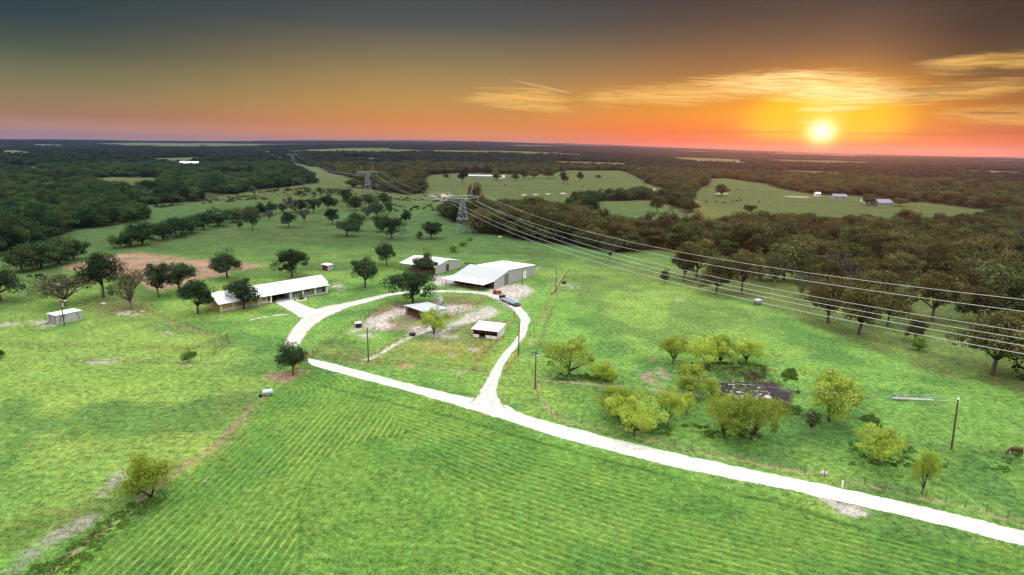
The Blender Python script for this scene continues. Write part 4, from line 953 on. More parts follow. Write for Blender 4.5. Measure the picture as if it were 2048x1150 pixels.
scrub('sunflower_weeds', 'patches of rough weeds by the lamp pole', [[(1700, 880), (1900, 885), (2048, 905), (2048, 950), (1900, 935), (1700, 930)], [(1720, 838), (1750, 826), (1775, 848), (1760, 858)], [(1560, 735), (1590, 740), (1600, 790), (1570, 770)], [(1550, 812), (1600, 815), (1600, 830), (1560, 830)]], 110, .25, .7, 'weed', 9, 26, .2, .45)
scrub('bank_weeds', 'weeds under the willows round the pond', [[(1120, 745), (1240, 752), (1220, 764), (1100, 760)], [(1360, 725), (1500, 725), (1545, 745), (1500, 742), (1400, 745)], [(1230, 842), (1300, 870), (1520, 878), (1560, 860), (1400, 850)]], 120, .25, .8, 'weed', 12, 26, .2, .45)
# ================================================================== BUILDINGS
def frame(px=None, py=None, xy=None, ang=0): 
    x, y = xy or G(px, py); return (x, y, float(terrain(x, y))), R_(ang)
def slab(mb, a, b, c, d, th):
    lo = lambda p: (p[0], p[1], p[2] - th)
    n = len(mb.v); mb.v += [a, b, c, d, lo(a), lo(b), lo(c), lo(d)]
    mb.f += [tuple(n + k for k in q) for q in ((0, 1, 2, 3), (7, 6, 5, 4), (0, 4, 5, 1), (1, 5, 6, 2), (2, 6, 7, 3), (3, 7, 4, 0))]
    return mb
def wallpoly(mb, pts, th, axis):
    """vertical wall: outline points (3D, in a plane x=const or y=const) given thickness along axis"""
    n = len(mb.v); k = len(pts); off = [(p[0] + (th if axis == 0 else 0), p[1] + (th if axis == 1 else 0), p[2]) for p in pts]
    mb.v += list(pts) + off; mb.f.append(tuple(range(n, n + k))); mb.f.append(tuple(range(n + 2 * k - 1, n + k - 1, -1)))
    for i in range(k):
        j = (i + 1) % k; mb.f.append((n + j, n + i, n + k + i, n + k + j))
    return mb

def ranch_house():
    L, A0 = 36.3, 49.1
    o = (-87.13, 173.15); loc, rot = frame(xy=o, ang=A0)
    t = thing('ranch_house', 'long low ranch house with white metal roof, tan stone walls and a drive through carport', 'house', loc, rot)
    ca, sa = math.cos(rot), math.sin(rot)
    def lx(px, py):
        x, y = G(px, py); return (x - o[0]) * ca + (y - o[1]) * sa
    cols = [lx(px, 625.4 + (px - 442.1) * (585 - 625.4) / (655.5 - 442.1)) for px in (443, 467.3, 492.4, 517.6, 542.7, 581.9, 606.3, 630.7, 654)]
    D = 10.6
    c0, c1 = cols[4] + .3, cols[5] - .3
    # roof
    m_ = MB(); e0, e1 = -.7, L + 1.1
    slab(m_, (e0, 1.2, 3.28), (e1, 1.2, 3.28), (e1, 5.4, 5.25), (e0, 5.4, 5.25), .12)
    slab(m_, (e0, 5.4, 5.253), (e1, 5.4, 5.253), (e1, 11.3, 2.75), (e0, 11.3, 2.75), .12)
    r = m_.build('roof', MT['roof_white'], t)
    m_ = MB(); slab(m_, (e0, -.55, 2.72), (L + .35, -.55, 2.72), (L + .35, 1.195, 3.26), (e0, 1.195, 3.26), .1); m_.build('porch_roof', MT['roof_white'], t)
    MB().tube([(c0 - 4.2, 2.6, 3.7), (c0 - 4.2, 2.6, 4.5)], .14, 8).build('vent_pipe', MT['galv'], r)
    MB().box(e0, e1, 5.3, 5.5, 5.22, 5.30).build('ridge_cap', MT['white'], r)
    # walls
    def block(x0, x1, mm, nm):
        y0 = .55 if mm is MT['stone'] else 1.1
        b = MB(); b.box(x0, x1, y0, D, 0, 2.72); return b.build(nm, mm, t)
    wl = block(0, c0, MT['stone'], 'wall'); wr = block(c1, L, MT['stone_grey'], 'wall'); wl['label'] = 'tan stone wall left of the carport'; wr['label'] = 'grey stone wall right of the carport'
    g = MB(); wallpoly(g, [(-.02, .0, 2.6), (-.02, D, 2.5), (-.02, 5.4, 5.05)], .15, 0); g.build('gable', MT['stone_grey'], t)
    g = MB(); wallpoly(g, [(L - .13, 1.6, 2.73), (L - .13, D, 2.73), (L - .13, 5.4, 5.05)], .15, 0); g.build('gable', MT['stone_grey'], t)
    MB().box(c0, c1, D - .4, D - .2, 0, 2.70).box(c0, c1, 1.3, D - .5, 2.73, 2.80).build('carport_back_wall', MT['dark'], t)
    MB().box(c0 + .003, c0 + .05, 3.2, 4.2, .1, 2.15).build('door', MT['red_wood'], t)
    MB().box(c1 - .05, c1 - .003, 5, 6, .1, 2.15).build('door', MT['red_wood'], t)
    # porch slab, columns, low planter walls
    MB().box(0, c0 - .05, -.05, .54, 0, .16).build('porch_floor', MT['concrete'], t); MB().box(c1 + .05, L, -.05, 1.09, 0, .16).build('porch_floor', MT['concrete'], t)
    for i, x in enumerate(cols): MB().box(x - .19, x + .19, -.15, .23, 0, 2.70).build('column', MT['white'] if i > 3 else MT['stone_pale'], t, bevel=.02)
    for i in range(4):
        a, b = cols[i] + .22, cols[i + 1] - .22
        pw = MB().box(a, b, -.1, .12, .0, .62).build('planter_wall', MT['stone_grey'], t)
        MB().box(a, b, -.16, .18, .62, .70).build('cap', MT['white'], pw)
    # windows with frames and sills, doors
    def window(x, w=1.5, z0=1.15, z1=2.1):
        f = MB(); y = .55 if x < c0 else 1.1
        f.box(x, x + w, y - .07, y - .003, z0 - .08, z0).box(x, x + w, y - .07, y - .003, z1, z1 + .08).box(x - .08, x, y - .07, y - .003, z0 - .08, z1 + .08).box(x + w, x + w + .08, y - .07, y - .003, z0 - .08, z1 + .08).box(x + w / 2 - .03, x + w / 2 + .03, y - .05, y - .003, z0, z1)
        fo = f.build('window', MT['white'], t); MB().box(x, x + w, y - .035, y - .02, z0, z1).build('pane', MT['glass'], fo)
    for k, x in enumerate((5.3, 13.2)): window(min(x, c0 - 2.4), 1.2)
    for i in (5, 6, 7): window((cols[i] + cols[i + 1]) / 2 - .8)
    MB().box(L - 1.5, L - .55, 1.03, 1.097, .17, 2.3).build('door', MT['red_wood'], t)
    MB().box(c0 - 1.1, c0 - .2, .48, .547, .17, 2.3).build('door', MT['red_wood'], t)
ranch_house()

# planter with a shrub beside the drive
px_, py_, pz_ = G3(603, 601)
t = thing('round_planter', 'white stone planter ring beside the carport drive', 'planter', (px_, py_, pz_), R_(49))
m_ = MB(); seg = 20
for k in range(seg):
    a0, a1 = 2 * math.pi * k / seg, 2 * math.pi * (k + 1) / seg
    for (r0, r1, z0, z1) in [(1.0, .82, 0, .5)]:
        p = lambda r, a, z: (r * 1.7 * math.cos(a), r * math.sin(a), z)
        m_.quad(p(r0, a0, z0), p(r0, a1, z0), p(r0, a1, z1), p(r0, a0, z1)); m_.quad(p(r0, a0, z1), p(r0, a1, z1), p(r1, a1, z1), p(r1, a0, z1)); m_.quad(p(r1, a1, z0), p(r1, a0, z0), p(r1, a0, z1), p(r1, a1, z1))
m_.build('rim', MT['white'], t)
MB().poly([(.82 * 1.7 * math.cos(a), .82 * math.sin(a), .36) for a in np.linspace(0, 2 * math.pi, 21)[:-1]]).build('soil', MT['rust'], t)
tree(0, 0, 0, 0, 'bush', 'round shrub growing in the white stone planter', cat='bush', name='bush', xy=(px_, py_), wm=2.3, hm=2.4)

def barn():
    o = (-6.37, 210.43); loc, rot = frame(xy=o, ang=58.5)
    t = thing('barn', 'big white metal barn with open lean to, two joined roofs and grey roller door', 'barn', loc, rot)
    Y = 18.2
    m_ = MB(); slab(m_, (-.05, -.15, 2.98), (-.05, Y, 2.98), (10.3, Y, 5.42), (10.3, -.15, 5.42), .1); o1 = m_.build('roof', MT['roof_grey_y'], t); o1['label'] = 'grey sheet roof of the front half'
    m_ = MB(); slab(m_, (-5.6, 1.0, 2.35), (-5.6, Y + 1.6, 2.35), (-.06, Y, 2.93), (-.06, -.15, 2.93), .08); m_.build('lean_to_roof', MT['roof_white_y'], t)
    m_ = MB(); slab(m_, (10.32, -.2, 5.40), (10.32, 15.3, 5.40), (29.9, 15.3, 4.15), (29.9, -.2, 4.15), .1); o2 = m_.build('roof', MT['roof_white_y'], t); o2['label'] = 'white roof of the back half'
    # end wall facing the drive, with the roller door opening
    d0, d1, dh = 6.6, 9.6, 4.0
    m_ = MB(); wallpoly(m_, [(0, 0, 0), (d0, 0, 0), (d0, 0, dh), (d1, 0, dh), (d1, 0, 0), (10.2, 0, 0), (10.2, 0, 5.26), (0, 0, 2.86)], .12, 1)
    wallpoly(m_, [(10.2, 0, 0), (29, 0, 0), (29, 0, 4.08), (10.2, 0, 5.26)], .12, 1); m_.build('end_wall', MT['wall_metal'], t)
    MB().box(d0 + .02, d1 - .02, .2, .26, 0, dh - .02).build('roller_door', MT['door_grey'], t)
    MB().box(19.6, 22.6, -.05, -.003, .05, 3.1).build('sliding_door', MT['white'], t)
    m_ = MB(); m_.box(28.88, 29, .15, 15, 0, 4.05); wallpoly(m_, [(10.2, 15, 0), (29, 15, 0), (29, 15, 4.08), (10.2, 15, 5.2)], .1, 1); m_.build('side_wall', MT['wall_metal_y'], t)
    wallpoly(MB(), [(0, Y - .1, 0), (10.2, Y - .1, 0), (10.2, Y - .1, 5.2), (0, Y - .1, 2.85)], .1, 1).build('back_wall', MT['wall_metal'], t)
    m_ = MB().box(.0, .12, .15, Y - .15, 0, 2.8); m_.build('stall_wall', MT['red_wood'], t)
    MB().box(-3.6, -.02, 12.6, 12.72, 0, 2.4).build('partition', MT['red_wood'], t)
    for y in (1.3, 5.0, 9.0, 13.0, Y + 1.2): MB().tube([(-5.3, y, 0), (-5.3, y, 2.34)], .08, 6).build('post', MT['rust'], t)
    for y in (1.3, 5.0, 9.0):
        MB().box(-5.3, -5.22, y + .15, y + 3.5, .35, .45).box(-5.3, -5.22, y + .15, y + 3.5, .75, .85).box(-5.3, -5.22, y + .15, y + 3.5, 1.1, 1.2).build('rail', MT['red_wood'], t)
    # overhang shelf at the far right eave
    slab(MB(), (29.92, 1, 4.05), (29.92, 15, 4.05), (31.0, 15, 3.95), (31.0, 1, 3.95), .06).build('eave', MT['galv'], t)
    MB().box(-.12, 10.25, -.1, -.003, 2.62, 2.74).build('door_track', MT['galv'], t) if False else None
    return t
barn()

def back_barn():
    o = (-30.53, 232.89); loc, rot = frame(xy=o, ang=61.4)
    t = thing('back_barn', 'white metal barn at the back with a dark red open front and a brown door', 'barn', loc, rot)
    Y = 17.3
    slab(MB(), (-.9, -.2, 3.15), (-.9, Y, 3.15), (8.9, Y, 4.75), (8.9, -.2, 4.75), .1).build('roof', MT['roof_white_y'], t)
    slab(MB(), (8.92, -.2, 4.74), (8.92, Y, 4.74), (18.3, Y, 3.1), (18.3, -.2, 3.1), .1).build('roof', MT['roof_white_y'], t)
    d0, d1 = 7.4, 9.6
    m_ = MB(); wallpoly(m_, [(0, 0, 0), (d0, 0, 0), (d0, 0, 2.9), (d1, 0, 2.9), (d1, 0, 0), (17.9, 0, 0), (17.9, 0, 3.08), (8.9, 0, 4.62), (0, 0, 3.16)], .12, 1); m_.build('gable_wall', MT['wall_metal'], t)
    MB().box(d0, d1, .14, .2, 0, 2.9).build('door', MT['red_wood'], t)
    MB().box(.0, .1, .15, 11.5, 0, 3.05).build('front_wall', MT['red_wood'], t); MB().box(.1, 17.7, 11.4, 11.5, 0, 3.0).build('partition', MT['dark'], t); MB().box(17.8, 17.9, .15, Y - .3, 0, 3.0).build('rear_wall', MT['wall_metal_y'], t)
    for x, y in ((-.6, Y - .4), (-.6, 12.2), (8.9, Y - .4), (17.5, Y - .4)): MB().tube([(x, y, 0), (x, y, 3.05 if x < 8 or x > 12 else 4.6)], .1, 6).build('post', MT['rust'], t)
back_barn()

def open_shed(o, ang, L, D, hf, hb, name, label, roofm, sidem, frontm, low=False):
    loc, rot = frame(xy=o, ang=ang)
    t = thing(name, label, 'shed', loc, rot)
    slab(MB(), (-.35, -.5, hf), (L + .3, -.5, hf), (L + .3, D + .3, hb), (-.35, D + .3, hb), .09).build('roof', roofm, t)
    sl_ = lambda y: hf + (hb - hf) * (y + .5) / (D + .8) - .1
    wallpoly(MB(), [(L - .1, 0, 0), (L - .1, D, 0), (L - .1, D, sl_(D)), (L - .1, 0, sl_(0))], .1, 0).build('side_wall', sidem, t)
    wallpoly(MB(), [(0, 0, 0), (0, D, 0), (0, D, sl_(D)), (0, 0, sl_(0))], .1, 0).build('side_wall', sidem, t)
    MB().box(.1, L - .1, D - .1, D, 0, sl_(D) - .01).build('back_wall', MT['dark'] if low else frontm, t)
    if low:
        n = 4
        for k in range(n + 1): 
            x = .12 + (L - .3) * k / n; MB().box(x, x + .1, .0, .1, 0, sl_(0)).build('post', MT['rust'], t)
        MB().box(.1, L - .1, .12, .18, 1.45, sl_(0) - .02).build('valance', MT['red_wood'], t)
        MB().box(.1, L * .25, .02, .09, 0, .8).build('kick_board', MT['white'], t); MB().box(L * .52, L - .12, .02, .09, 0, .85).build('kick_board', MT['white'], t)
    else:
        MB().box(.1, L - .1, .9, 1.0, 0, sl_(1) - .02).build('front_boards', frontm, t)
        for x in (.15, L * .33, L * .66, L - .25): MB().box(x, x + .12, -.05, .07, 0, sl_(0)).build('post', MT['rust'], t)
        MB().box(.1, L * .62, -.02, .03, 1.0, 1.12).box(.1, L * .62, -.02, .03, .5, .62).build('rail', MT['rust'], t)
    return t
open_shed((-32.06, 175.0), -44.5, 9.5, 8.4, 2.9, 2.35, 'corral_shed', 'grey roofed open shed with dark red front under the biggest oak', MT['roof_grey'], MT['roof_white_y'], MT['red_wood'])
open_shed((-10.35, 154.25), -17.0, 7.1, 6.0, 2.35, 2.75, 'loafing_shed', 'small white roofed shed with red band at the right side of the corral', MT['roof_white'], MT['roof_white_y'], MT['red_wood'], True)
def small_sheds():
    loc, rot = frame(xy=(-125.41, 158.4), ang=60)
    t = thing('storage_shed', 'streaked pale metal shed with a flat white roof at far left', 'shed', loc, rot)
    slab(MB(), (-.15, -.15, 2.62), (6.6, -.15, 2.62), (6.6, 5.0, 2.45), (-.15, 5.0, 2.45), .1).build('roof', MT['roof_white'], t)
    MB().box(0, 6.45, 0, .08, 0, 2.5).build('front_wall', MT['wall_old'], t); MB().box(0, .08, .09, 4.8, 0, 2.44).build('side_wall', MT['wall_old_y'], t)
    MB().box(6.37, 6.45, .09, 4.8, 0, 2.44).build('side_wall', MT['wall_old_y'], t); MB().box(.1, 6.35, 4.72, 4.8, 0, 2.36).build('back_wall', MT['wall_old'], t)
    MB().box(1.5, 2.4, -.05, -.004, 0, 2.0).build('door', MT['wall_old'], t)
    loc, rot = frame(xy=(-74.28, 236.36), ang=61)
    t = thing('well_house', 'tiny grey metal shed with a red side in the field behind the house', 'shed', loc, rot)
    slab(MB(), (-.4, -.2, 2.35), (3.1, -.2, 2.35), (3.1, 3.4, 2.55), (-.4, 3.4, 2.55), .08).build('roof', MT['roof_white'], t)
    MB().box(0, 2.9, 0, .06, 0, 2.25).build('side_wall', MT['galv'], t); MB().box(0, .06, .07, 3.0, 0, 2.25).build('front_wall', MT['red_wood'], t); MB().box(2.84, 2.9, .07, 3.0, 0, 2.3).build('side_wall', MT['galv'], t); MB().box(.07, 2.83, 2.94, 3.0, 0, 2.3).build('back_wall', MT['galv'], t)
small_sheds()
def far_house(px, py, L, D, hw, hr, ang, roofm, wallm, label, cat='house', name='farmhouse', chim=False):
    x, y, z = G3(px, py); t = thing(name, label, cat, (x, y, z), R_(ang))
    h = L / 2; d = D / 2
    w_ = MB().box(-h, h, -d, d, -.3, hw); wallpoly(w_, [(-h, -d, hw), (-h, d, hw), (-h, 0, hr - .15)], .1, 0); wallpoly(w_, [(h - .1, -d, hw), (h - .1, d, hw), (h - .1, 0, hr - .15)], .1, 0); w_.build('wall', wallm, t)
    m_ = MB(); slab(m_, (-h - .4, -d - .5, hw), (h + .4, -d - .5, hw), (h + .4, 0, hr), (-h - .4, 0, hr), .12); slab(m_, (-h - .4, .003, hr), (h + .4, .003, hr), (h + .4, d + .5, hw), (-h - .4, d + .5, hw), .12); m_.build('roof', roofm, t)
    for k in range(max(2, int(L / 5))): 
        xx = -h + L * (k + .5) / max(2, int(L / 5)); MB().box(xx - .6, xx + .6, -d - .05, -d - .003, .9, 2.1).build('window', MT['glass'], t)
far_house(380, 331, 34, 20, 4, 8, 8, MT['roof_white'], MT['wall_metal'], 'far white barn roof alone in the left woods', 'barn', 'distant_barn')
far_house(962, 355, 38, 8, 2.4, 4, 3, MT['roof_grey'], MT['stone_grey'], 'long low pale house on the crest of the hill field')
far_house(1003, 357, 9, 6, 3, 4.6, 0, MT['roof_white'], MT['white'], 'small pale outbuilding right of the long hill crest house', 'outbuilding', 'outbuilding')
far_house(1634, 392, 6, 4, 3, 4.5, 10, MT['roof_white'], MT['white'], 'smallest white outbuilding at the edge of the far right pasture', 'outbuilding', 'outbuilding')
far_house(1677, 398, 14, 10, 3, 5.6, -12, MT['roof_blue'], MT['stone_grey'], 'blue grey roofed house left of the dark tree at far right')
far_house(1733, 404, 9, 8, 3.4, 5, -5, MT['roof_white'], MT['white'], 'white building between the two blue grey roofs at far right', 'outbuilding', 'outbuilding')
far_house(1762, 411, 17, 12, 3, 6.4, 12, MT['roof_blue'], MT['stone_grey'], 'wider blue grey roofed house among trees at far right')
for (px, py, L, lb) in [(98, 292, 120, 'pale long building near the horizon at far left'), (247, 305, 50, 'small pale roof near the horizon in the left woods'), (656, 325, 22, 'white speck of a house in the middle woods'), (1120, 318, 20, 'white house speck in the dark woods right of centre'), (1232, 311, 70, 'long pale roof far off below the orange horizon'), (1272, 326, 22, 'white house speck below the long pale roof'), (1812, 347, 30, 'small pale roof far off right of the sun'), (1990, 349, 26, 'pale roof speck far off at the right edge')]:
    far_house(px, py, L, L * .4, 4, 6, 5, MT['roof_grey'], MT['wall_metal'], lb, 'house', 'distant_house')

# ================================================================== POLES, PYLONS, WIRES
def utility_pole(px, py, h, label, kind='plain', lean=(0, 0), arm=0.0):
    x, y, z = G3(px, py); t = thing('utility_pole', label, 'pole', (x, y, z), R_(arm))
    lx, ly = lean
    MB().tube([(0, 0, -.2), (lx * .5, ly * .5, h * .5), (lx, ly, h)], [.16, .14, .11], 8).build('shaft', MT['pole'], t)
    if kind in ('transformer', 'both'):
        MB().tube([(lx + .32, ly, h - 1.9), (lx + .32, ly, h - .95)], .24, 10).build('transformer', MT['galv'], t)
        MB().box(lx - .9, lx + .9, ly - .06, ly + .06, h - .45, h - .33).build('crossarm', MT['pole'], t)
        for dx in (-.8, .8): MB().tube([(lx + dx, ly, h - .33), (lx + dx, ly, h - .12)], .05, 6).build('insulator', MT['white'], t)
    if kind in ('lamp', 'both'):
        a = MB().tube([(lx, ly, h - .3), (lx + .7, ly, h - .05), (lx + 1.1, ly, h - .1)], .035, 5).build('lamp_arm', MT['galv'], t)
        MB().box(lx + .9, lx + 1.4, ly - .15, ly + .15, h - .28, h - .1).build('lamp_head', MT['white'], a)
    if kind == 'cap': MB().tube([(lx, ly, h), (lx, ly, h + .28)], [.2, .14], 8).build('cap', MT['white'], t)
    if kind == 'meter': MB().box(-.28, .28, .14, .34, h * .62, h * .62 + .8).build('meter_box', MT['white'], t)
    return t
utility_pole(737, 723, 8.4, 'tall wooden pole standing inside the south fence of the corral')
utility_pole(1037, 712, 8.6, 'wooden pole on the right edge of the curving farm track')
utility_pole(1070, 778, 8.5, 'wooden pole with a crossarm at the bend of the road fence', 'transformer', arm=-20)
utility_pole(1903, 897, 9.2, 'wooden pole with a white cap in the weeds at right', 'cap', (-.55, 0))
utility_pole(1111, 585, 8.6, 'wooden pole with a white meter box beside the yellow pipe rail', 'meter')
utility_pole(1045, 569, 5.6, 'short pole in front of the white sliding door of the barn')
utility_pole(129, 651, 7.2, 'pole with transformer and lamp in front of the streaked shed', 'both', arm=10)
utility_pole(892, 572, 3.2, 'short thin post at the left corner of the lean to')
def span(a, b, sag, r, name, label, mtl, seg=20):
    pts = [tuple(Vector(a).lerp(Vector(b), k / seg) - Vector((0, 0, 4 * sag * (k / seg) * (1 - k / seg)))) for k in range(seg + 1)]
    o = MB().tube(pts, r, 4, False).build(name, mtl, None); return tag(o, label, 'power line')
def ptop(px, py, h): x, y, z = G3(px, py); return (x, y, z + h)
span(ptop(737, 723, 8.3), ptop(1037, 712, 8.4), .9, .012, 'service_wire', 'thin service wire over the corral between two poles', MT['wire'])
span(ptop(1037, 712, 8.4), ptop(1070, 778, 8.2), .4, .012, 'service_wire', 'thin service wire from the track pole to the crossarm pole', MT['wire'])
span(ptop(1070, 778, 8.2), ptop(1903, 897, 8.9), 1.6, .012, 'service_wire', 'thin service wire above the willows', MT['wire'])
span(ptop(1037, 712, 8.4), ptop(1111, 585, 8.4), 1.0, .012, 'service_wire', 'thin service wire over the track toward the barn', MT['wire'])

PA = np.array([-29.74, 351.44]); PD = np.array([.37932516, -.92526343]); PN = np.array([.92526343, .37932516])
def pylon(xy, label, h=28.0, proto=None):
    x, y = float(xy[0]), float(xy[1]); z = float(terrain(x, y)); ang = math.atan2(PN[1], PN[0])
    if proto: return copy_tree(proto, (x, y, z), ang, label)
    t = thing('transmission_pylon', label, 'pylon', (x, y, z), ang)
    b = MB(); r = .075
    def lvl(zz): return 3.9 - (3.9 - 1.0) * min(zz / 19.0, 1)
    zs = [0, 4.5, 8.5, 12, 15, 17.2, 19]
    for sx in (-1, 1):
        for sy in (-1, 1): b.tube([(sx * lvl(q), sy * lvl(q), q) for q in zs], .12, 4)
    for i in range(len(zs) - 1):
        a, c = lvl(zs[i]), lvl(zs[i + 1])
        for s in (-1, 1):
            b.tube([(-a, s * a, zs[i]), (c, s * c, zs[i + 1])], r, 4); b.tube([(a, s * a, zs[i]), (-c, s * c, zs[i + 1])], r, 4)
            b.tube([(s * a, -a, zs[i]), (s * c, c, zs[i + 1])], r, 4); b.tube([(s * a, a, zs[i]), (s * c, -c, zs[i + 1])], r, 4)
        if i:
            for s in (-1, 1): b.tube([(-a, s * a, zs[i]), (a, s * a, zs[i])], r if i != 2 else .22, 4); b.tube([(s * a, -a, zs[i]), (s * a, a, zs[i])], r if i != 2 else .22, 4)
    b.build('tower_body', MT['pylon'], t)
    c = MB()
    for sy in (-.9, .9): c.tube([(-11, 0, 21.2), (-5, sy, 21.8), (5, sy, 21.8), (11, 0, 21.2)], .13, 4); c.tube([(-11, 0, 21.0), (-5, sy, 20.2), (5, sy, 20.2), (11, 0, 21.0)], .13, 4)
    for k in range(-10, 10, 2):
        zt = 21.8 if abs(k) <= 5 else 21.5; c.tube([(k, .9, 20.3 if abs(k) < 6 else 20.7), (k + 1, .9, zt), (k + 2, .9, 20.3 if abs(k + 2) < 6 else 20.7)], .08, 4)
    for s in (-1, 1): c.tube([(s * 1, .9, 19), (s * 3.4, .6, 20.2)], .13, 4); c.tube([(s * 1, -.9, 19), (s * 3.4, -.6, 20.2)], .13, 4)
    c.build('crossarm', MT['pylon'], t)
    for s in (-1, 1):
        p = MB(); p.tube([(s * 4.4, .7, 21.8), (s * 6.6, 0, h)], .14, 4); p.tube([(s * 4.4, -.7, 21.8), (s * 6.6, 0, h)], .14, 4); p.tube([(s * 5.8, .5, 21.8), (s * 6.6, 0, h)], .1, 4)
        p.build('peak', MT['pylon'], t)
    for u in (-9.5, 0, 9.5):
        MB().tube([(u, 0, 21.0 if u else 20.2), (u, 0, 18.4)], .12, 6).build('insulator', MT['galv'], t)
    return t
py0 = pylon(PA, 'near lattice pylon standing at the edge of the creek wood')
LB = np.array(G(736, 385)); pylon(LB, 'second pylon up the line, seen against the far wood', proto=py0)
LC = np.array(G(586, 330)); LD = np.array(G(516, 300))
pylon(LC, 'third pylon, tiny, in the cleared strip through the far woods', proto=py0)
PC = PA + PD * 330
pylon(PC, 'pylon near the camera carrying the wires out of the picture', proto=py0)
WIRES = [(14, 21.7, 32.7, 9.3, 'uppermost'), (8, 18.5, 31.2, 8.0, 'second highest'), (9, 18.5, 27.9, 9.4, 'third highest'), (1, 20, 28.3, 9.7, 'third lowest'), (-7, 20, 28.6, 8.9, 'second lowest'), (-7, 17.6, 27.6, 8.9, 'lowest')]
def zt(p): return float(terrain(p[0], p[1]))
for u, zA, zC, sag, nm in WIRES:
    mb = MB(); pts = []
    def add(p, q, zp, zq, s, n):
        for k in range(n + 1):
            f = k / n; xy = p + (q - p) * f + PN * u
            pts.append((xy[0], xy[1], zp + (zq - zp) * f - 4 * s * f * (1 - f)))
    zB = zt(LB) + 20 + (zA - 20); zCc = zt(LC) + 20
    add(LC, LB, zCc, zB, 11, 26); add(LB, PA, zB, zA, 8, 26); add(PA, PC, zA, zC, sag, 60)
    mb.tube(pts, [.035 if q[1] > 352 else .042 for q in pts], 4, False)
    o = mb.build('power_line', MT['wire']); tag(o, nm + ' of the six bright power lines where they leave the right edge', 'power line', 'high voltage lines')
def mast():
    d = ray(765, 283); hh = math.hypot(d[0], d[1]); x, y = d[0] / hh * 7000, d[1] / hh * 7000; z = float(terrain(x, y))
    t = thing('radio_mast', 'hair thin radio mast rising above the horizon left of centre', 'mast', (x, y, z))
    MB().tube([(0, 0, 0), (0, 0, 210)], [1.0, .7], 4).build('shaft', MT['galv'], t)
mast()

# ================================================================== FENCES
def fence(pts, label, post_h=1.35, gap=3.0, rails=(.45, .85, 1.25), pr=.05, rr=.03, m1='rust', m2=None, name='pipe_fence', maxposts=95, zoff=0):
    g = [G(*p) for p in pts]; t = thing(name, label, 'fence', (g[0][0], g[0][1], 0))
    ox, oy = g[0]; seg = []; posts = []
    for (a, b) in zip(g[:-1], g[1:]):
        L = math.dist(a, b); n = max(1, round(L / gap))
        for k in range(n): posts.append((a[0] + (b[0] - a[0]) * k / n, a[1] + (b[1] - a[1]) * k / n))
    posts.append(g[-1])
    zz = [float(q) for q in terrain(np.array([p[0] for p in posts]), np.array([p[1] for p in posts]))]
    for h in rails:
        MB().tube([(p[0] - ox, p[1] - oy, z + h) for p, z in zip(posts, zz)], rr, 4).build('rail' if rr > .02 else 'wire', MT[m2 or m1], t)
    me = MB().tube([(0, 0, -.1), (0, 0, post_h)], pr, 5).mesh('post', MT[m1])
    for i, (p, z) in enumerate(zip(posts, zz)):
        if i >= maxposts: break
        o = bpy.data.objects.new('post', me); COL.objects.link(o); o.parent = t; o.location = (p[0] - ox, p[1] - oy, z)
    return t
fence([(-60, 689), (0, 691), (181, 696), (376, 702), (420, 691), (456, 679)], 'rusty pipe fence along the front of the left paddock', gap=3.4)
fence([(284, 622), (330, 637), (362, 650), (413, 669), (456, 679)], 'rusty pipe fence slanting from the shed side down to the paddock corner', gap=3.2)
fence([(-60, 716), (0, 718), (181, 721), (396, 728), (560, 729)], 'thin wire fence below the left paddock', 1.2, 5.5, (.5, .9), .04, .012, 'pole', 'thin_wire', 'wire_fence')
fence([(402, 722), (430, 705), (457, 686)], 'short pipe alley fence at the paddock corner', gap=3)
fence([(629, 711), (640, 697), (668, 676), (704, 650), (745, 626), (777, 607)], 'rusty pipe fence on the west side of the corral', gap=2.6)
fence([(629, 712), (670, 720), (716, 726), (775, 731), (833, 734), (900, 739), (947, 742), (973, 744)], 'pipe fence along the south side of the corral', gap=2.8)
fence([(947, 742), (949, 731), (955, 719), (975, 700), (994, 681), (1012, 662), (1030, 639)], 'orange rusty pipe fence on the east side of the corral', gap=2.4, m1='rust_light', rr=.04)
fence([(1030, 639), (1028, 629), (1016, 619), (1000, 608), (975, 597), (955, 591), (925, 588), (893, 589)], 'pipe fence rounding the north east of the corral', gap=2.6)
fence([(902, 630), (925, 621), (946, 613), (961, 604), (966, 598), (955, 591)], 'crooked inner pipe fence behind the windmill', gap=2.2, m1='rust_light')
fence([(893, 643), (905, 634), (925, 627), (946, 618), (963, 611), (968, 602)], 'inner alley fence parallel to the crooked one', gap=2.4)
fence([(777, 607), (790, 614), (812, 617)], 'short corral fence left of the grey roofed shed', gap=2.2)
fence([(704, 650), (725, 655), (760, 664)], 'low pipe fence across the west pen', gap=2.4)
fence([(737, 719), (765, 703), (795, 687), (828, 670), (850, 662)], 'inner fence from the corral pole toward the windmill', gap=3)
fence([(1071, 757), (1073, 785), (1078, 805), (1090, 820), (1115, 836), (1163, 848), (1248, 869), (1349, 892), (1455, 915), (1559, 937), (1609, 948), (1728, 970), (1813, 988), (1930, 1016), (2060, 1049)], 'rusty post and rail fence running along the white road at right', 1.45, 2.6, (.5, .95, 1.4), .055, .022, 'rust', 'thin_wire')
fence([(1010, 748), (1018, 735), (1028, 722), (1034, 712)], 'short orange pipe fence at the right of the track junction', 1.3, 2.0, (.4, .8, 1.2), .06, .045, 'rust_light')
fence([(1012, 751), (1040, 754), (1071, 757), (1160, 765), (1290, 774), (1385, 790)], 'sagging wire fence from the track to the pond', 1.2, 5.0, (.5, .95), .05, .012, 'pole', 'thin_wire', 'wire_fence')
fence([(1040, 705), (1060, 676), (1085, 632), (1103, 592)], 'thin wire fence between the track and the big pasture', 1.2, 6.0, (.5, .95), .05, .012, 'pole', 'thin_wire', 'wire_fence')
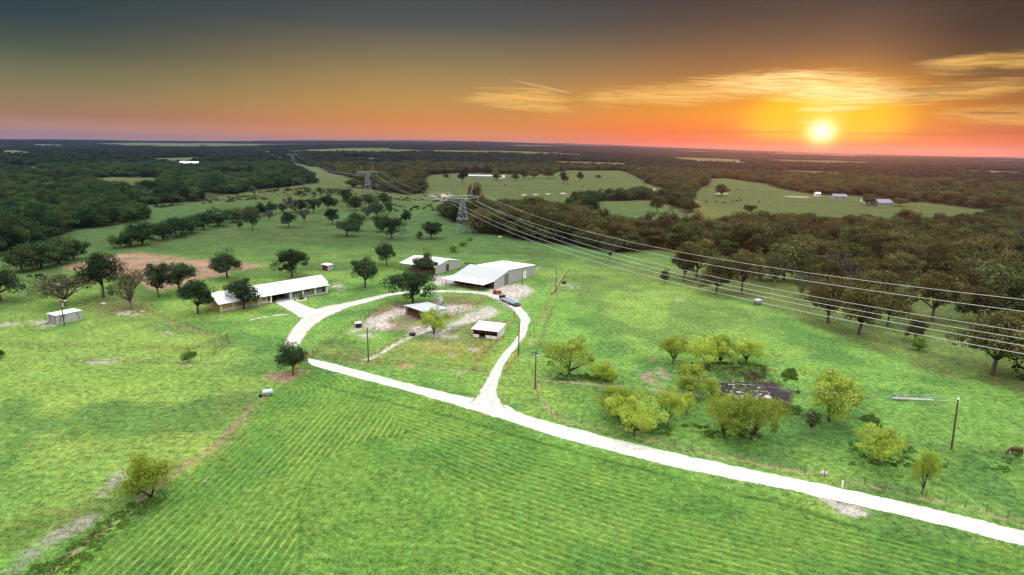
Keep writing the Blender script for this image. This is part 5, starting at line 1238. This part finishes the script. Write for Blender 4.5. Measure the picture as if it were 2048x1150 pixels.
fence([(584, 752), (590, 742), (600, 730), (622, 714)], 'rusty gate fence beside the dark tree at the road end', 1.4, 2.0, (.4, .8, 1.2), .06, .04, 'rust_light')
fence([(540, 790), (500, 824), (460, 860), (430, 890)], 'old wire fence following the brown strip at left of the hay field', 1.1, 5.0, (.5, .9), .05, .012, 'pole', 'thin_wire', 'wire_fence')
fence([(668, 541), (700, 543), (740, 546), (790, 545)], 'thin wire fence behind the house toward the back barn', 1.2, 4.0, (.5, .95), .05, .012, 'pole', 'thin_wire', 'wire_fence')
fence([(0, 645), (45, 643), (92, 640)], 'low broken fence left of the streaked shed', 1.2, 3.0, (.5, .95), .07, .03, 'pole')
def gate(px0, py0, px1, py1, label, m='rust_light', h=1.3):
    a = G(px0, py0); b = G(px1, py1); L = math.dist(a, b); t = thing('pipe_gate', label, 'gate', (a[0], a[1], float(terrain(*a))), math.atan2(b[1] - a[1], b[0] - a[0]))
    m_ = MB(); m_.tube([(0, 0, .2), (L, 0, .2), (L, 0, h), (0, 0, h), (0, 0, .2)], .04, 5)
    for z in (.5, .8, 1.05): m_.tube([(0, 0, z), (L, 0, z)], .025, 4)
    m_.build('gate_leaf', MT[m], t)
    for x in (-.12, L + .12): MB().tube([(x, 0, -.1), (x, 0, h + .35)], .08, 6).build('gate_post', MT[m], t)
gate(609, 722, 626, 711, 'dark pipe gate across the end of the white road', 'rust'); gate(953, 743, 972, 744, 'orange gate at the south east corner of the corral'); gate(455, 680, 457, 686, 'short gate closing the paddock corner alley', 'rust')
def yellow_rail():
    a = G(1103, 589); b = G(1131.5, 545); L = math.dist(a, b); t = thing('pipe_rack', 'long yellow pipe rack in the pasture beside the meter pole', 'pipe rack', (a[0], a[1], float(terrain(*a))), math.atan2(b[1] - a[1], b[0] - a[0]))
    for y, z in ((-.2, .62), (.12, .62), (-.03, .82)): MB().tube([(0, y, z), (L, y, z)], .10, 8).build('pipe', MT['yellow'], t)
    for k in range(6): MB().box(L * k / 5 - .08 if k else .1, L * k / 5 + .08 if k else .26, -.5, .5, 0, .48).build('stand', MT['rust_light'], t)
yellow_rail()

# ================================================================== YARD THINGS
def windmill():
    x, y, z = G3(876, 668); t = thing('windmill', 'farm windmill with a white wheel on a thin lattice tower inside the corral', 'windmill', (x, y, z), R_(20))
    b = MB(); H1 = 9.6; q = lambda zz: 1.05 - .92 * zz / H1
    for sx in (-1, 1):
        for sy in (-1, 1): b.tube([(sx * q(0), sy * q(0), 0), (sx * q(H1), sy * q(H1), H1)], .045, 4)
    zs = [0, 1.8, 3.6, 5.2, 6.7, 8.1, H1]
    for i in range(6):
        a, c = q(zs[i]), q(zs[i + 1])
        for s in (-1, 1):
            b.tube([(-a, s * a, zs[i]), (c, s * c, zs[i + 1])], .02, 4); b.tube([(s * a, a, zs[i]), (s * c, -c, zs[i + 1])], .02, 4); b.tube([(-a, s * a, zs[i]), (a, s * a, zs[i])], .025, 4); b.tube([(s * a, -a, zs[i]), (s * a, a, zs[i])], .025, 4)
    b.build('tower', MT['galv'], t)
    MB().tube([(0, 0, 0), (0, 0, H1)], .03, 5).build('pump_rod', MT['galv'], t)
    MB().box(-.2, .2, -.35, .45, H1 - .05, H1 + .35).build('gear_box', MT['galv'], t, bevel=.04)
    w = MB(); cz = H1 + .25; R0, R1 = .38, 1.35; yy = -.6
    for k in range(18):
        a = 2 * math.pi * k / 18; a2 = a + .26
        p = lambda r, an, dy: (r * math.cos(an), yy + dy, cz + r * math.sin(an))
        w.quad(p(R0, a, -.03), p(R1, a, -.1), p(R1, a2, .1), p(R0, a2, .03)); w.quad(p(R0, a2, .035), p(R1, a2, .105), p(R1, a, -.095), p(R0, a, -.025))
    w.tube([(R1 * .97 * math.cos(a), yy, cz + R1 * .97 * math.sin(a)) for a in np.linspace(0, 2 * math.pi, 33)], .025, 4); w.tube([(R0 * math.cos(a), yy, cz + R0 * math.sin(a)) for a in np.linspace(0, 2 * math.pi, 17)], .025, 4)
    wh = w.build('wheel', MT['galv'], t); MB().tube([(0, yy - .1, cz), (0, -.3, cz)], .1, 8).build('hub', MT['black'], wh)
    v = MB(); v.tube([(0, .4, cz), (.9, 1.6, cz)], .03, 4); v.poly([(.8, 1.5, cz - .15), (1.6, 2.4, cz - .45), (1.6, 2.4, cz + .5), (.8, 1.5, cz + .2)]); v.build('tail_vane', MT['galv'], t)
windmill()
def trailer():
    a = np.array(G(1002, 604)); b = np.array(G(1034, 612)); 
    a = np.array(G(1004, 600)); b = np.array(G(1030, 611)); ang = math.atan2(*(b - a)[::-1]); t = thing('gooseneck_trailer', 'dark gooseneck flatbed trailer with a blue grey deck parked on the pale yard', 'trailer', (a[0], a[1], 0), ang)
    L = float(np.linalg.norm(b - a)) + .5; w = 1.25
    m_ = MB().box(0, L, -w, w, .78, .9); m_.build('deck', MT['blue_grey'], t)
    f = MB().box(-.02, L, -w, -w + .12, .58, .777).box(-.02, L, w - .12, w, .58, .777)
    for k in range(9): f.box(L * k / 8 - .04 * (k > 0), L * k / 8 + .06, -w + .13, w - .13, .62, .76)
    f.build('side_rails', MT['black'], t)
    g = MB(); 
    for s in (-.5, .5): g.tube([(.1, s, .75), (-.1, s, 2.0), (-1.1, s * .5, 2.15), (-1.9, 0, 2.0)], .11, 6)
    g.tube([(-1.9, 0, 2.05), (-1.9, 0, 1.0)], .08, 6); g.box(.12, .24, -w, w, .91, 1.7); g.build('gooseneck', MT['black'], t)
    MB().box(L + .02, L + 1.5, -w, w, .45, .62).build('dovetail', MT['black'], t)
    MB().tube([(-.9, .45, .0), (-.9, .45, 1.9)], .05, 6).build('jack', MT['black'], t)
    for s in (-1, 1):
        for xx in (L * .62, L * .62 + .95):
            wh = MB().tube([(xx, s * (w + .02), .38), (xx, s * (w + .25), .38)], .38, 14).build('wheel', MT['rubber'], t)
            MB().tube([(xx, s * (w + .255), .38), (xx, s * (w + .27), .38)], .19, 10).build('rim', MT['white'], wh)
trailer()
def tractor():
    x, y, z = G3(994, 588); t = thing('small_tractor', 'small red tractor with a yellow front parked at the end of the lean to', 'tractor', (x, y, z), R_(35))
    MB().box(-.2, 1.35, -.35, .35, .55, 1.15).build('hood', MT['red'], t, bevel=.08); MB().box(1.36, 1.6, -.4, .4, .45, 1.0).build('grille', MT['yellow'], t)
    MB().box(-1.1, -.22, -.55, .55, .5, .95).build('body', MT['red'], t, bevel=.05); MB().box(-.95, -.5, -.28, .28, .96, 1.5).build('seat', MT['black'], t, bevel=.05)
    for s in (-1, 1):
        MB().box(-1.25, -.15, s * .56 if s > 0 else -.86, .86 if s > 0 else -.56, 1.12, 1.2).build('fender', MT['red'], t)
        r = MB().tube([(-.7, s * .58, .58), (-.7, s * .88, .58)], .58, 16).build('wheel', MT['rubber'], t); MB().tube([(-.7, s * .885, .58), (-.7, s * .9, .58)], .28, 10).build('rim', MT['yellow'], r)
        r = MB().tube([(1.1, s * .42, .34), (1.1, s * .62, .34)], .34, 14).build('wheel', MT['rubber'], t); MB().tube([(1.1, s * .625, .34), (1.1, s * .64, .34)], .16, 10).build('rim', MT['yellow'], r)
    MB().tube([(-1.0, -.5, .9), (-1.0, -.5, 2.1), (-1.0, .5, 2.1), (-1.0, .5, .9)], .04, 5).build('roll_bar', MT['black'], t)
    MB().tube([(.2, 0, 1.1), (-.2, 0, 1.5)], .03, 5).build('steering_column', MT['black'], t)
tractor()
def bits():
    # machinery and drums beneath the lean-to
    for i, (px, py, mm, lb) in enumerate([(953, 576, 'yellow', 'small yellow drum under the lean to roof'), (961, 577, 'galv', 'grey steel drum under the lean to roof'), (944, 575, 'black', 'black drum under the lean to roof')]):
        x, y, z = G3(px, py); t = thing('oil_drum', lb, 'drum', (x, y, z)); MB().tube([(0, 0, 0), (0, 0, .3), (0, 0, .31), (0, 0, .6), (0, 0, .61), (0, 0, .9)], [.3, .3, .315, .3, .315, .3], 14).build('barrel', MT[mm], t); MB().tube([(0, 0, .9), (0, 0, .93)], .26, 14).build('lid', MT['black'], t)
    # hay rings / troughs
    for px, py, lb in [(825, 671, 'black round trough beside the inner corral fence'), (1128, 567, 'black round tub at the end of the yellow pipe rack')]:
        x, y, z = G3(px, py); t = thing('water_tub', lb, 'trough', (x, y, z)); m_ = MB(); n = 18
        for k in range(n):
            a, b = 2 * math.pi * k / n, 2 * math.pi * (k + 1) / n; p = lambda r, an, zz: (r * math.cos(an), r * math.sin(an), zz)
            m_.quad(p(.8, a, 0), p(.8, b, 0), p(.9, b, .65), p(.9, a, .65)); m_.quad(p(.9, a, .65), p(.9, b, .65), p(.82, b, .65), p(.82, a, .65)); m_.quad(p(.75, b, .1), p(.75, a, .1), p(.82, a, .65), p(.82, b, .65))
        m_.build('tub', MT['black'], t); MB().poly([(.8 * math.cos(a), .8 * math.sin(a), .5) for a in np.linspace(0, 2 * math.pi, 19)[:-1]]).build('water', MT['glass'], t)
    x, y, z = G3(717, 655); t = thing('feed_bin', 'dark feed bin with a grey lid at the west corral fence', 'feed bin', (x, y, z), R_(30)); MB().box(-.8, .8, -.5, .5, .15, 1.3).build('bin', MT['black'], t, bevel=.05); slab(MB(), (-.9, -.6, 1.36), (.9, -.6, 1.36), (.9, .6, 1.6), (-.9, .6, 1.6), .06).build('lid', MT['galv'], t)
    for a, b in ((-.7, -.4), (.7, -.4), (.7, .4), (-.7, .4)): MB().tube([(a, b, 0), (a, b, .16)], .05, 5).build('leg', MT['rust'], t)
    # fuel tank on its stand by the old fence
    x, y, z = G3(536, 792); t = thing('storage_tank', 'pale blue white tank on a dark stand at the top corner of the left meadow', 'tank', (x, y, z), R_(20))
    MB().tube([(-.95, 0, .95), (-.88, 0, .95), (.88, 0, .95), (.95, 0, .95)], [.38, .5, .5, .38], 16).build('shell', MT['tank'], t, True); MB().tube([(.2, 0, 1.4), (.2, 0, 1.55)], .09, 8).build('filler_cap', MT['galv'], t)
    for s in (-.6, .6):
        MB().tube([(s, -.45, 0), (s, -.2, .55)], .05, 5).build('leg', MT['black'], t); MB().tube([(s, .45, 0), (s, .2, .55)], .05, 5).build('leg', MT['black'], t)
    MB().box(-1.7, -1.1, -.3, .3, 0, .55).build('pump_box', MT['black'], t, bevel=.04)
    # marker post, boulders
    x, y, z = G3(1684, 975); t = thing('marker_post', 'short white marker post on the upper edge of the white road', 'post', (x, y, z)); MB().tube([(0, 0, 0), (0, 0, 1.05)], .13, 8).build('tube', MT['white'], t); MB().tube([(0, 0, 1.05), (0, 0, 1.12)], [.16, .12], 8).build('cap', MT['white'], t)
    rs = random.Random(4)
    for px, py, s, lb in [(1648, 948, .55, 'pale boulder beside the road fence above the marker post'), (1000, 475, .9, 'white rock at the creek wood edge below the pylon'), (285, 624, .5, 'pale rock at the paddock fence corner'), (1535, 797, .7, 'pale round rock at the right shore of the pond'), (207, 609, .7, 'light blue grey rock under the thin leaved oak')]:
        x, y, z = G3(px, py); mb = MB(); n, mlat = 12, 7
        for i in range(mlat + 1):
            th = math.pi * i / mlat
            for k in range(n):
                a = 2 * math.pi * k / n; rr = s * (.85 + .3 * rs.random()); mb.v.append((rr * 1.3 * math.sin(th) * math.cos(a), rr * math.sin(th) * math.sin(a), rr * .7 * math.cos(th) + s * .25))
        for i in range(mlat):
            for k in range(n): mb.f.append((i * n + k, (i + 1) * n + k, (i + 1) * n + (k + 1) % n, i * n + (k + 1) % n))
        o = mb.build('boulder', MT['rock'], None, True); o.location = (x, y, z); tag(o, lb, 'boulder')
    # pipe-framed feeder in the right pasture
    a = G(1778, 797); b = G(1882, 802); L = math.dist(a, b); t = thing('pipe_feeder', 'low pale green pipe frame with sloping ends over a dark trough in the right pasture', 'feeder', (a[0], a[1], float(terrain(*a))), math.atan2(b[1] - a[1], b[0] - a[0]))
    f = MB()
    for y in (-.7, .7):
        f.tube([(0, y, .05), (1.3, y, 1.0), (3.3, y, 1.0)], .05, 5); f.tube([(7.0, y, 1.0), (9.0, y, 1.0), (10.2, y, .05)], .05, 5); f.tube([(3.3, y, .78), (7.0, y, .78)], .025, 4); f.tube([(3.3, y, 0), (3.3, y, 1.0)], .04, 5); f.tube([(7.0, y, 0), (7.0, y, 1.0)], .04, 5); f.tube([(9.0, y, 0), (9.0, y, 1.0)], .04, 5)
    for x_, z_ in ((1.3, 1.0), (3.3, 1.0), (7.0, 1.0), (9.0, 1.0)): f.tube([(x_, -.7, z_), (x_, .7, z_)], .045, 5)
    f.build('pipe_frame', MT['net'], t); MB().box(.9, 8.8, -.45, .45, 0, .22).build('trough', MT['stone_grey'], t); MB().box(.2, 3.4, -.9, -.5, 0, .12).build('board', MT['bark'], t); MB().box(9.4, 11.4, -.75, -.55, 0, .08).build('board', MT['bark_pale'], t)
    x, y, z = G3(763, 531 - 5); 
    x, y, z = G3(938, 528); t = thing('hay_feeder', 'dark low feed bunk behind the two barns', 'feeder', (x, y, z), R_(-5)); MB().box(-2, 2, -.4, .4, .35, .7).build('bunk', MT['dark'], t)
    for q in (-1.7, 0, 1.7): MB().box(q - .08, q + .08, -.42, .42, 0, .34).build('leg', MT['dark'], t)
    x, y, z = G3(1515, 609); t = thing('deer_blind', 'small reddish brown box stand under the wires in the right grove', 'box', (x, y, z), R_(20)); MB().box(-1, 1, -.8, .8, .1, 1.5).build('box', MT['bark_pale'], t, bevel=.05); slab(MB(), (-1.15, -.95, 1.6), (1.15, -.95, 1.6), (1.15, .95, 1.75), (-1.15, .95, 1.75), .07).build('lid', MT['galv'], t)
bits()
scrub('pond_reeds', 'dark clumps of reeds and rubble standing in the pond', [[(1434, 770), (1480, 766), (1525, 780), (1540, 798), (1500, 799), (1440, 790)]], 34, .2, .6, 'weed', 21, 22, .22, .9)

# ================================================================== ANIMALS
def animal(name, label, cat, mtl, joints, loc, rot, s=1.0, extra=None, group=None):
    V = []; E = []; Rd = []; idx = {}
    for key, par, p, r in joints:
        idx[key] = len(V); V.append((p[0] * s, p[1] * s, p[2] * s)); Rd.append((r if isinstance(r, tuple) else (r, r)))
        if par: E.append((idx[par], idx[key]))
    me = bpy.data.meshes.new(name); me.from_pydata(V, E, []); me.update(); me.materials.append(mtl)
    o = bpy.data.objects.new(name, me); COL.objects.link(o); o.location = loc; o.rotation_euler = (0, 0, rot)
    sk = o.modifiers.new('skin', 'SKIN'); sk.use_smooth_shade = True
    for i, v in enumerate(me.skin_vertices[0].data): k_ = 1.42 if Rd[i][0] > .18 else 1.25; v.radius = (Rd[i][0] * s * k_, Rd[i][1] * s * k_); v.use_root = (i == 0)
    su = o.modifiers.new('sub', 'SUBSURF'); su.levels = 1; su.render_levels = 1
    return tag(o, label, cat, group)
def horse_joints(graze=True):
    J = [('hip', None, (-.62, 0, 1.22), (.27, .30)), ('mid', 'hip', (-.1, 0, 1.16), (.28, .31)), ('chest', 'mid', (.42, 0, 1.15), (.26, .33)), ('croup', 'hip', (-.88, 0, 1.12), (.20, .22)),
         ('neck1', 'chest', (.74, 0, 1.22), (.15, .21)), ('neck2', 'neck1', (1.05, 0, .86), (.11, .16)), ('poll', 'neck2', (1.26, 0, .52), (.10, .12)), ('face', 'poll', (1.33, .02, .30), (.085, .10)), ('muzzle', 'face', (1.34, .03, .10), (.065, .07)),
         ('ear1', 'poll', (1.25, .08, .66), .025), ('ear2', 'poll', (1.25, -.08, .66), .025)]
    for s, n in ((1, 'l'), (-1, 'r')):
        o = .12 * s
        J += [('sh' + n, 'chest', (.46, .14 * s, .92), (.13, .14)), ('kn' + n, 'sh' + n, (.50 + o, .16 * s, .52), (.062, .07)), ('fe' + n, 'kn' + n, (.50 + o, .16 * s, .13), (.045, .05)), ('ho' + n, 'fe' + n, (.54 + o, .16 * s, .03), (.062, .065)),
              ('st' + n, 'croup', (-.74 - o * .5, .16 * s, .86), (.15, .18)), ('hk' + n, 'st' + n, (-.95 - o, .16 * s, .54), (.07, .075)), ('pa' + n, 'hk' + n, (-.88 - o, .16 * s, .14), (.045, .05)), ('hh' + n, 'pa' + n, (-.83 - o, .16 * s, .03), (.062, .065))]
    return J
x, y, z = G3(2029, 910)
hz = animal('horse', 'chestnut horse grazing at the right edge of the pasture', 'horse', MT['coat_bay'], horse_joints(), (x, y, z), R_(178), 1.02)
tl = MB().tube([(-1.02, 0, 1.16), (-1.16, 0, .98), (-1.20, .02, .6), (-1.14, .02, .28)], [.05, .08, .09, .03], 7).build('tail', MT['black'], hz, True)
mn = MB().tube([(.62, 0, 1.52), (.90, .02, 1.20), (1.16, .02, .80), (1.27, .0, .60)], [.04, .07, .07, .03], 6).build('mane', MT['black'], hz, True)
for s in (1, -1): MB().tube([(.5 + .12 * s, .16 * s, .05), (.5 + .12 * s, .16 * s, .22)], [.075, .062], 8).build('stocking', MT['white'], hz, True)
def cow_joints():
    J = [('hip', None, (-.6, 0, 1.05), (.30, .30)), ('mid', 'hip', (-.05, 0, .98), (.36, .36)), ('chest', 'mid', (.48, 0, 1.0), (.30, .36)), ('croup', 'hip', (-.82, 0, 1.0), (.22, .25)), ('neck', 'chest', (.82, 0, .95), (.17, .22)), ('poll', 'neck', (1.12, 0, .72), (.14, .14)), ('muz', 'poll', (1.30, 0, .42), (.09, .10)), ('e1', 'poll', (1.08, .2, .78), .035), ('e2', 'poll', (1.08, -.2, .78), .035), ('t1', 'croup', (-.98, 0, .9), .03), ('t2', 't1', (-1.03, 0, .4), .03)]
    for s, n in ((1, 'l'), (-1, 'r')):
        J += [('s' + n, 'chest', (.5, .16 * s, .68), (.12, .13)), ('k' + n, 's' + n, (.53 + .05 * s, .17 * s, .38), .07), ('f' + n, 'k' + n, (.53 + .05 * s, .17 * s, .04), .06), ('h' + n, 'croup', (-.72, .17 * s, .68), (.14, .15)), ('c' + n, 'h' + n, (-.84 - .06 * s, .17 * s, .42), .07), ('g' + n, 'c' + n, (-.78 - .06 * s, .17 * s, .04), .06)]
    return J
for k, (px, py, rr, sc_, lb) in enumerate([(79, 556, 70, 1.25, 'biggest black cow of three, grazing below the dark clump at left'), (91, 559, 110, 1.05, 'black cow right of the biggest one at left'), (60, 555, 10, .8, 'small black calf left of the biggest black cow'), (1136, 372, 0, 1.2, 'black cow alone on the slope of the hill field')]):
    x, y, z = G3(px, py); animal('cow', lb, 'cow', MT['coat_black'], cow_joints(), (x, y, z), R_(rr), sc_)
cow0 = None
for k, (px, py) in enumerate([(1413, 405), (1432, 406), (1447, 407), (1465, 404), (1473, 403), (1480, 402), (1518, 405), (1402, 374), (1391, 381), (1475, 380), (1500, 381), (1010, 372), (1040, 378), (1165, 375)]):
    x, y, z = G3(px, py); lb = 'black cow, one of the dark specks scattered over the far hill pastures'
    if cow0 is None: cow0 = animal('cow', lb, 'cow', MT['coat_black'], cow_joints(), (x, y, z), 0, 1.3, group='cattle on the far pastures')
    else:
        c = cow0.copy(); COL.objects.link(c); c.location = (x, y, z); c.rotation_euler = (0, 0, k * 1.7)

# ================================================================== HAZE
def haze():
    x0, x1, y0, y1, z0, z1 = -11500, 11500, -11500, 11500, -230, ZTOP
    mb = MB().box(x0, x1, y0, y1, z0, z1); print('haze top', z1); m_ = bpy.data.materials.new('haze_air'); m_.use_nodes = True; nb = NB(m_.node_tree)
    v = nb.node('ShaderNodeVolumePrincipled'); v.inputs['Color'].default_value = HAZE_COL; v.inputs['Density'].default_value = HAZE_D; v.inputs['Anisotropy'].default_value = .72
    o = nb.node('ShaderNodeOutputMaterial'); nb.put(o.inputs['Volume'], v.outputs[0])
    ob = mb.build('haze', m_); ob['kind'] = 'stuff'; ob['label'] = 'thin bluish evening haze over the whole country'; return ob
_q = [bpy.data.objects['ground'].data.vertices]; _co = np.zeros(len(_q[0]) * 3, np.float32); _q[0].foreach_get('co', _co)
print('ground z', _co[2::3].min(), _co[2::3].max())
ZTOP = float(_co[2::3].max()) + 14
HAZE_COL = (.20, .29, .74, 1); HAZE_D = 6.4e-5
haze()
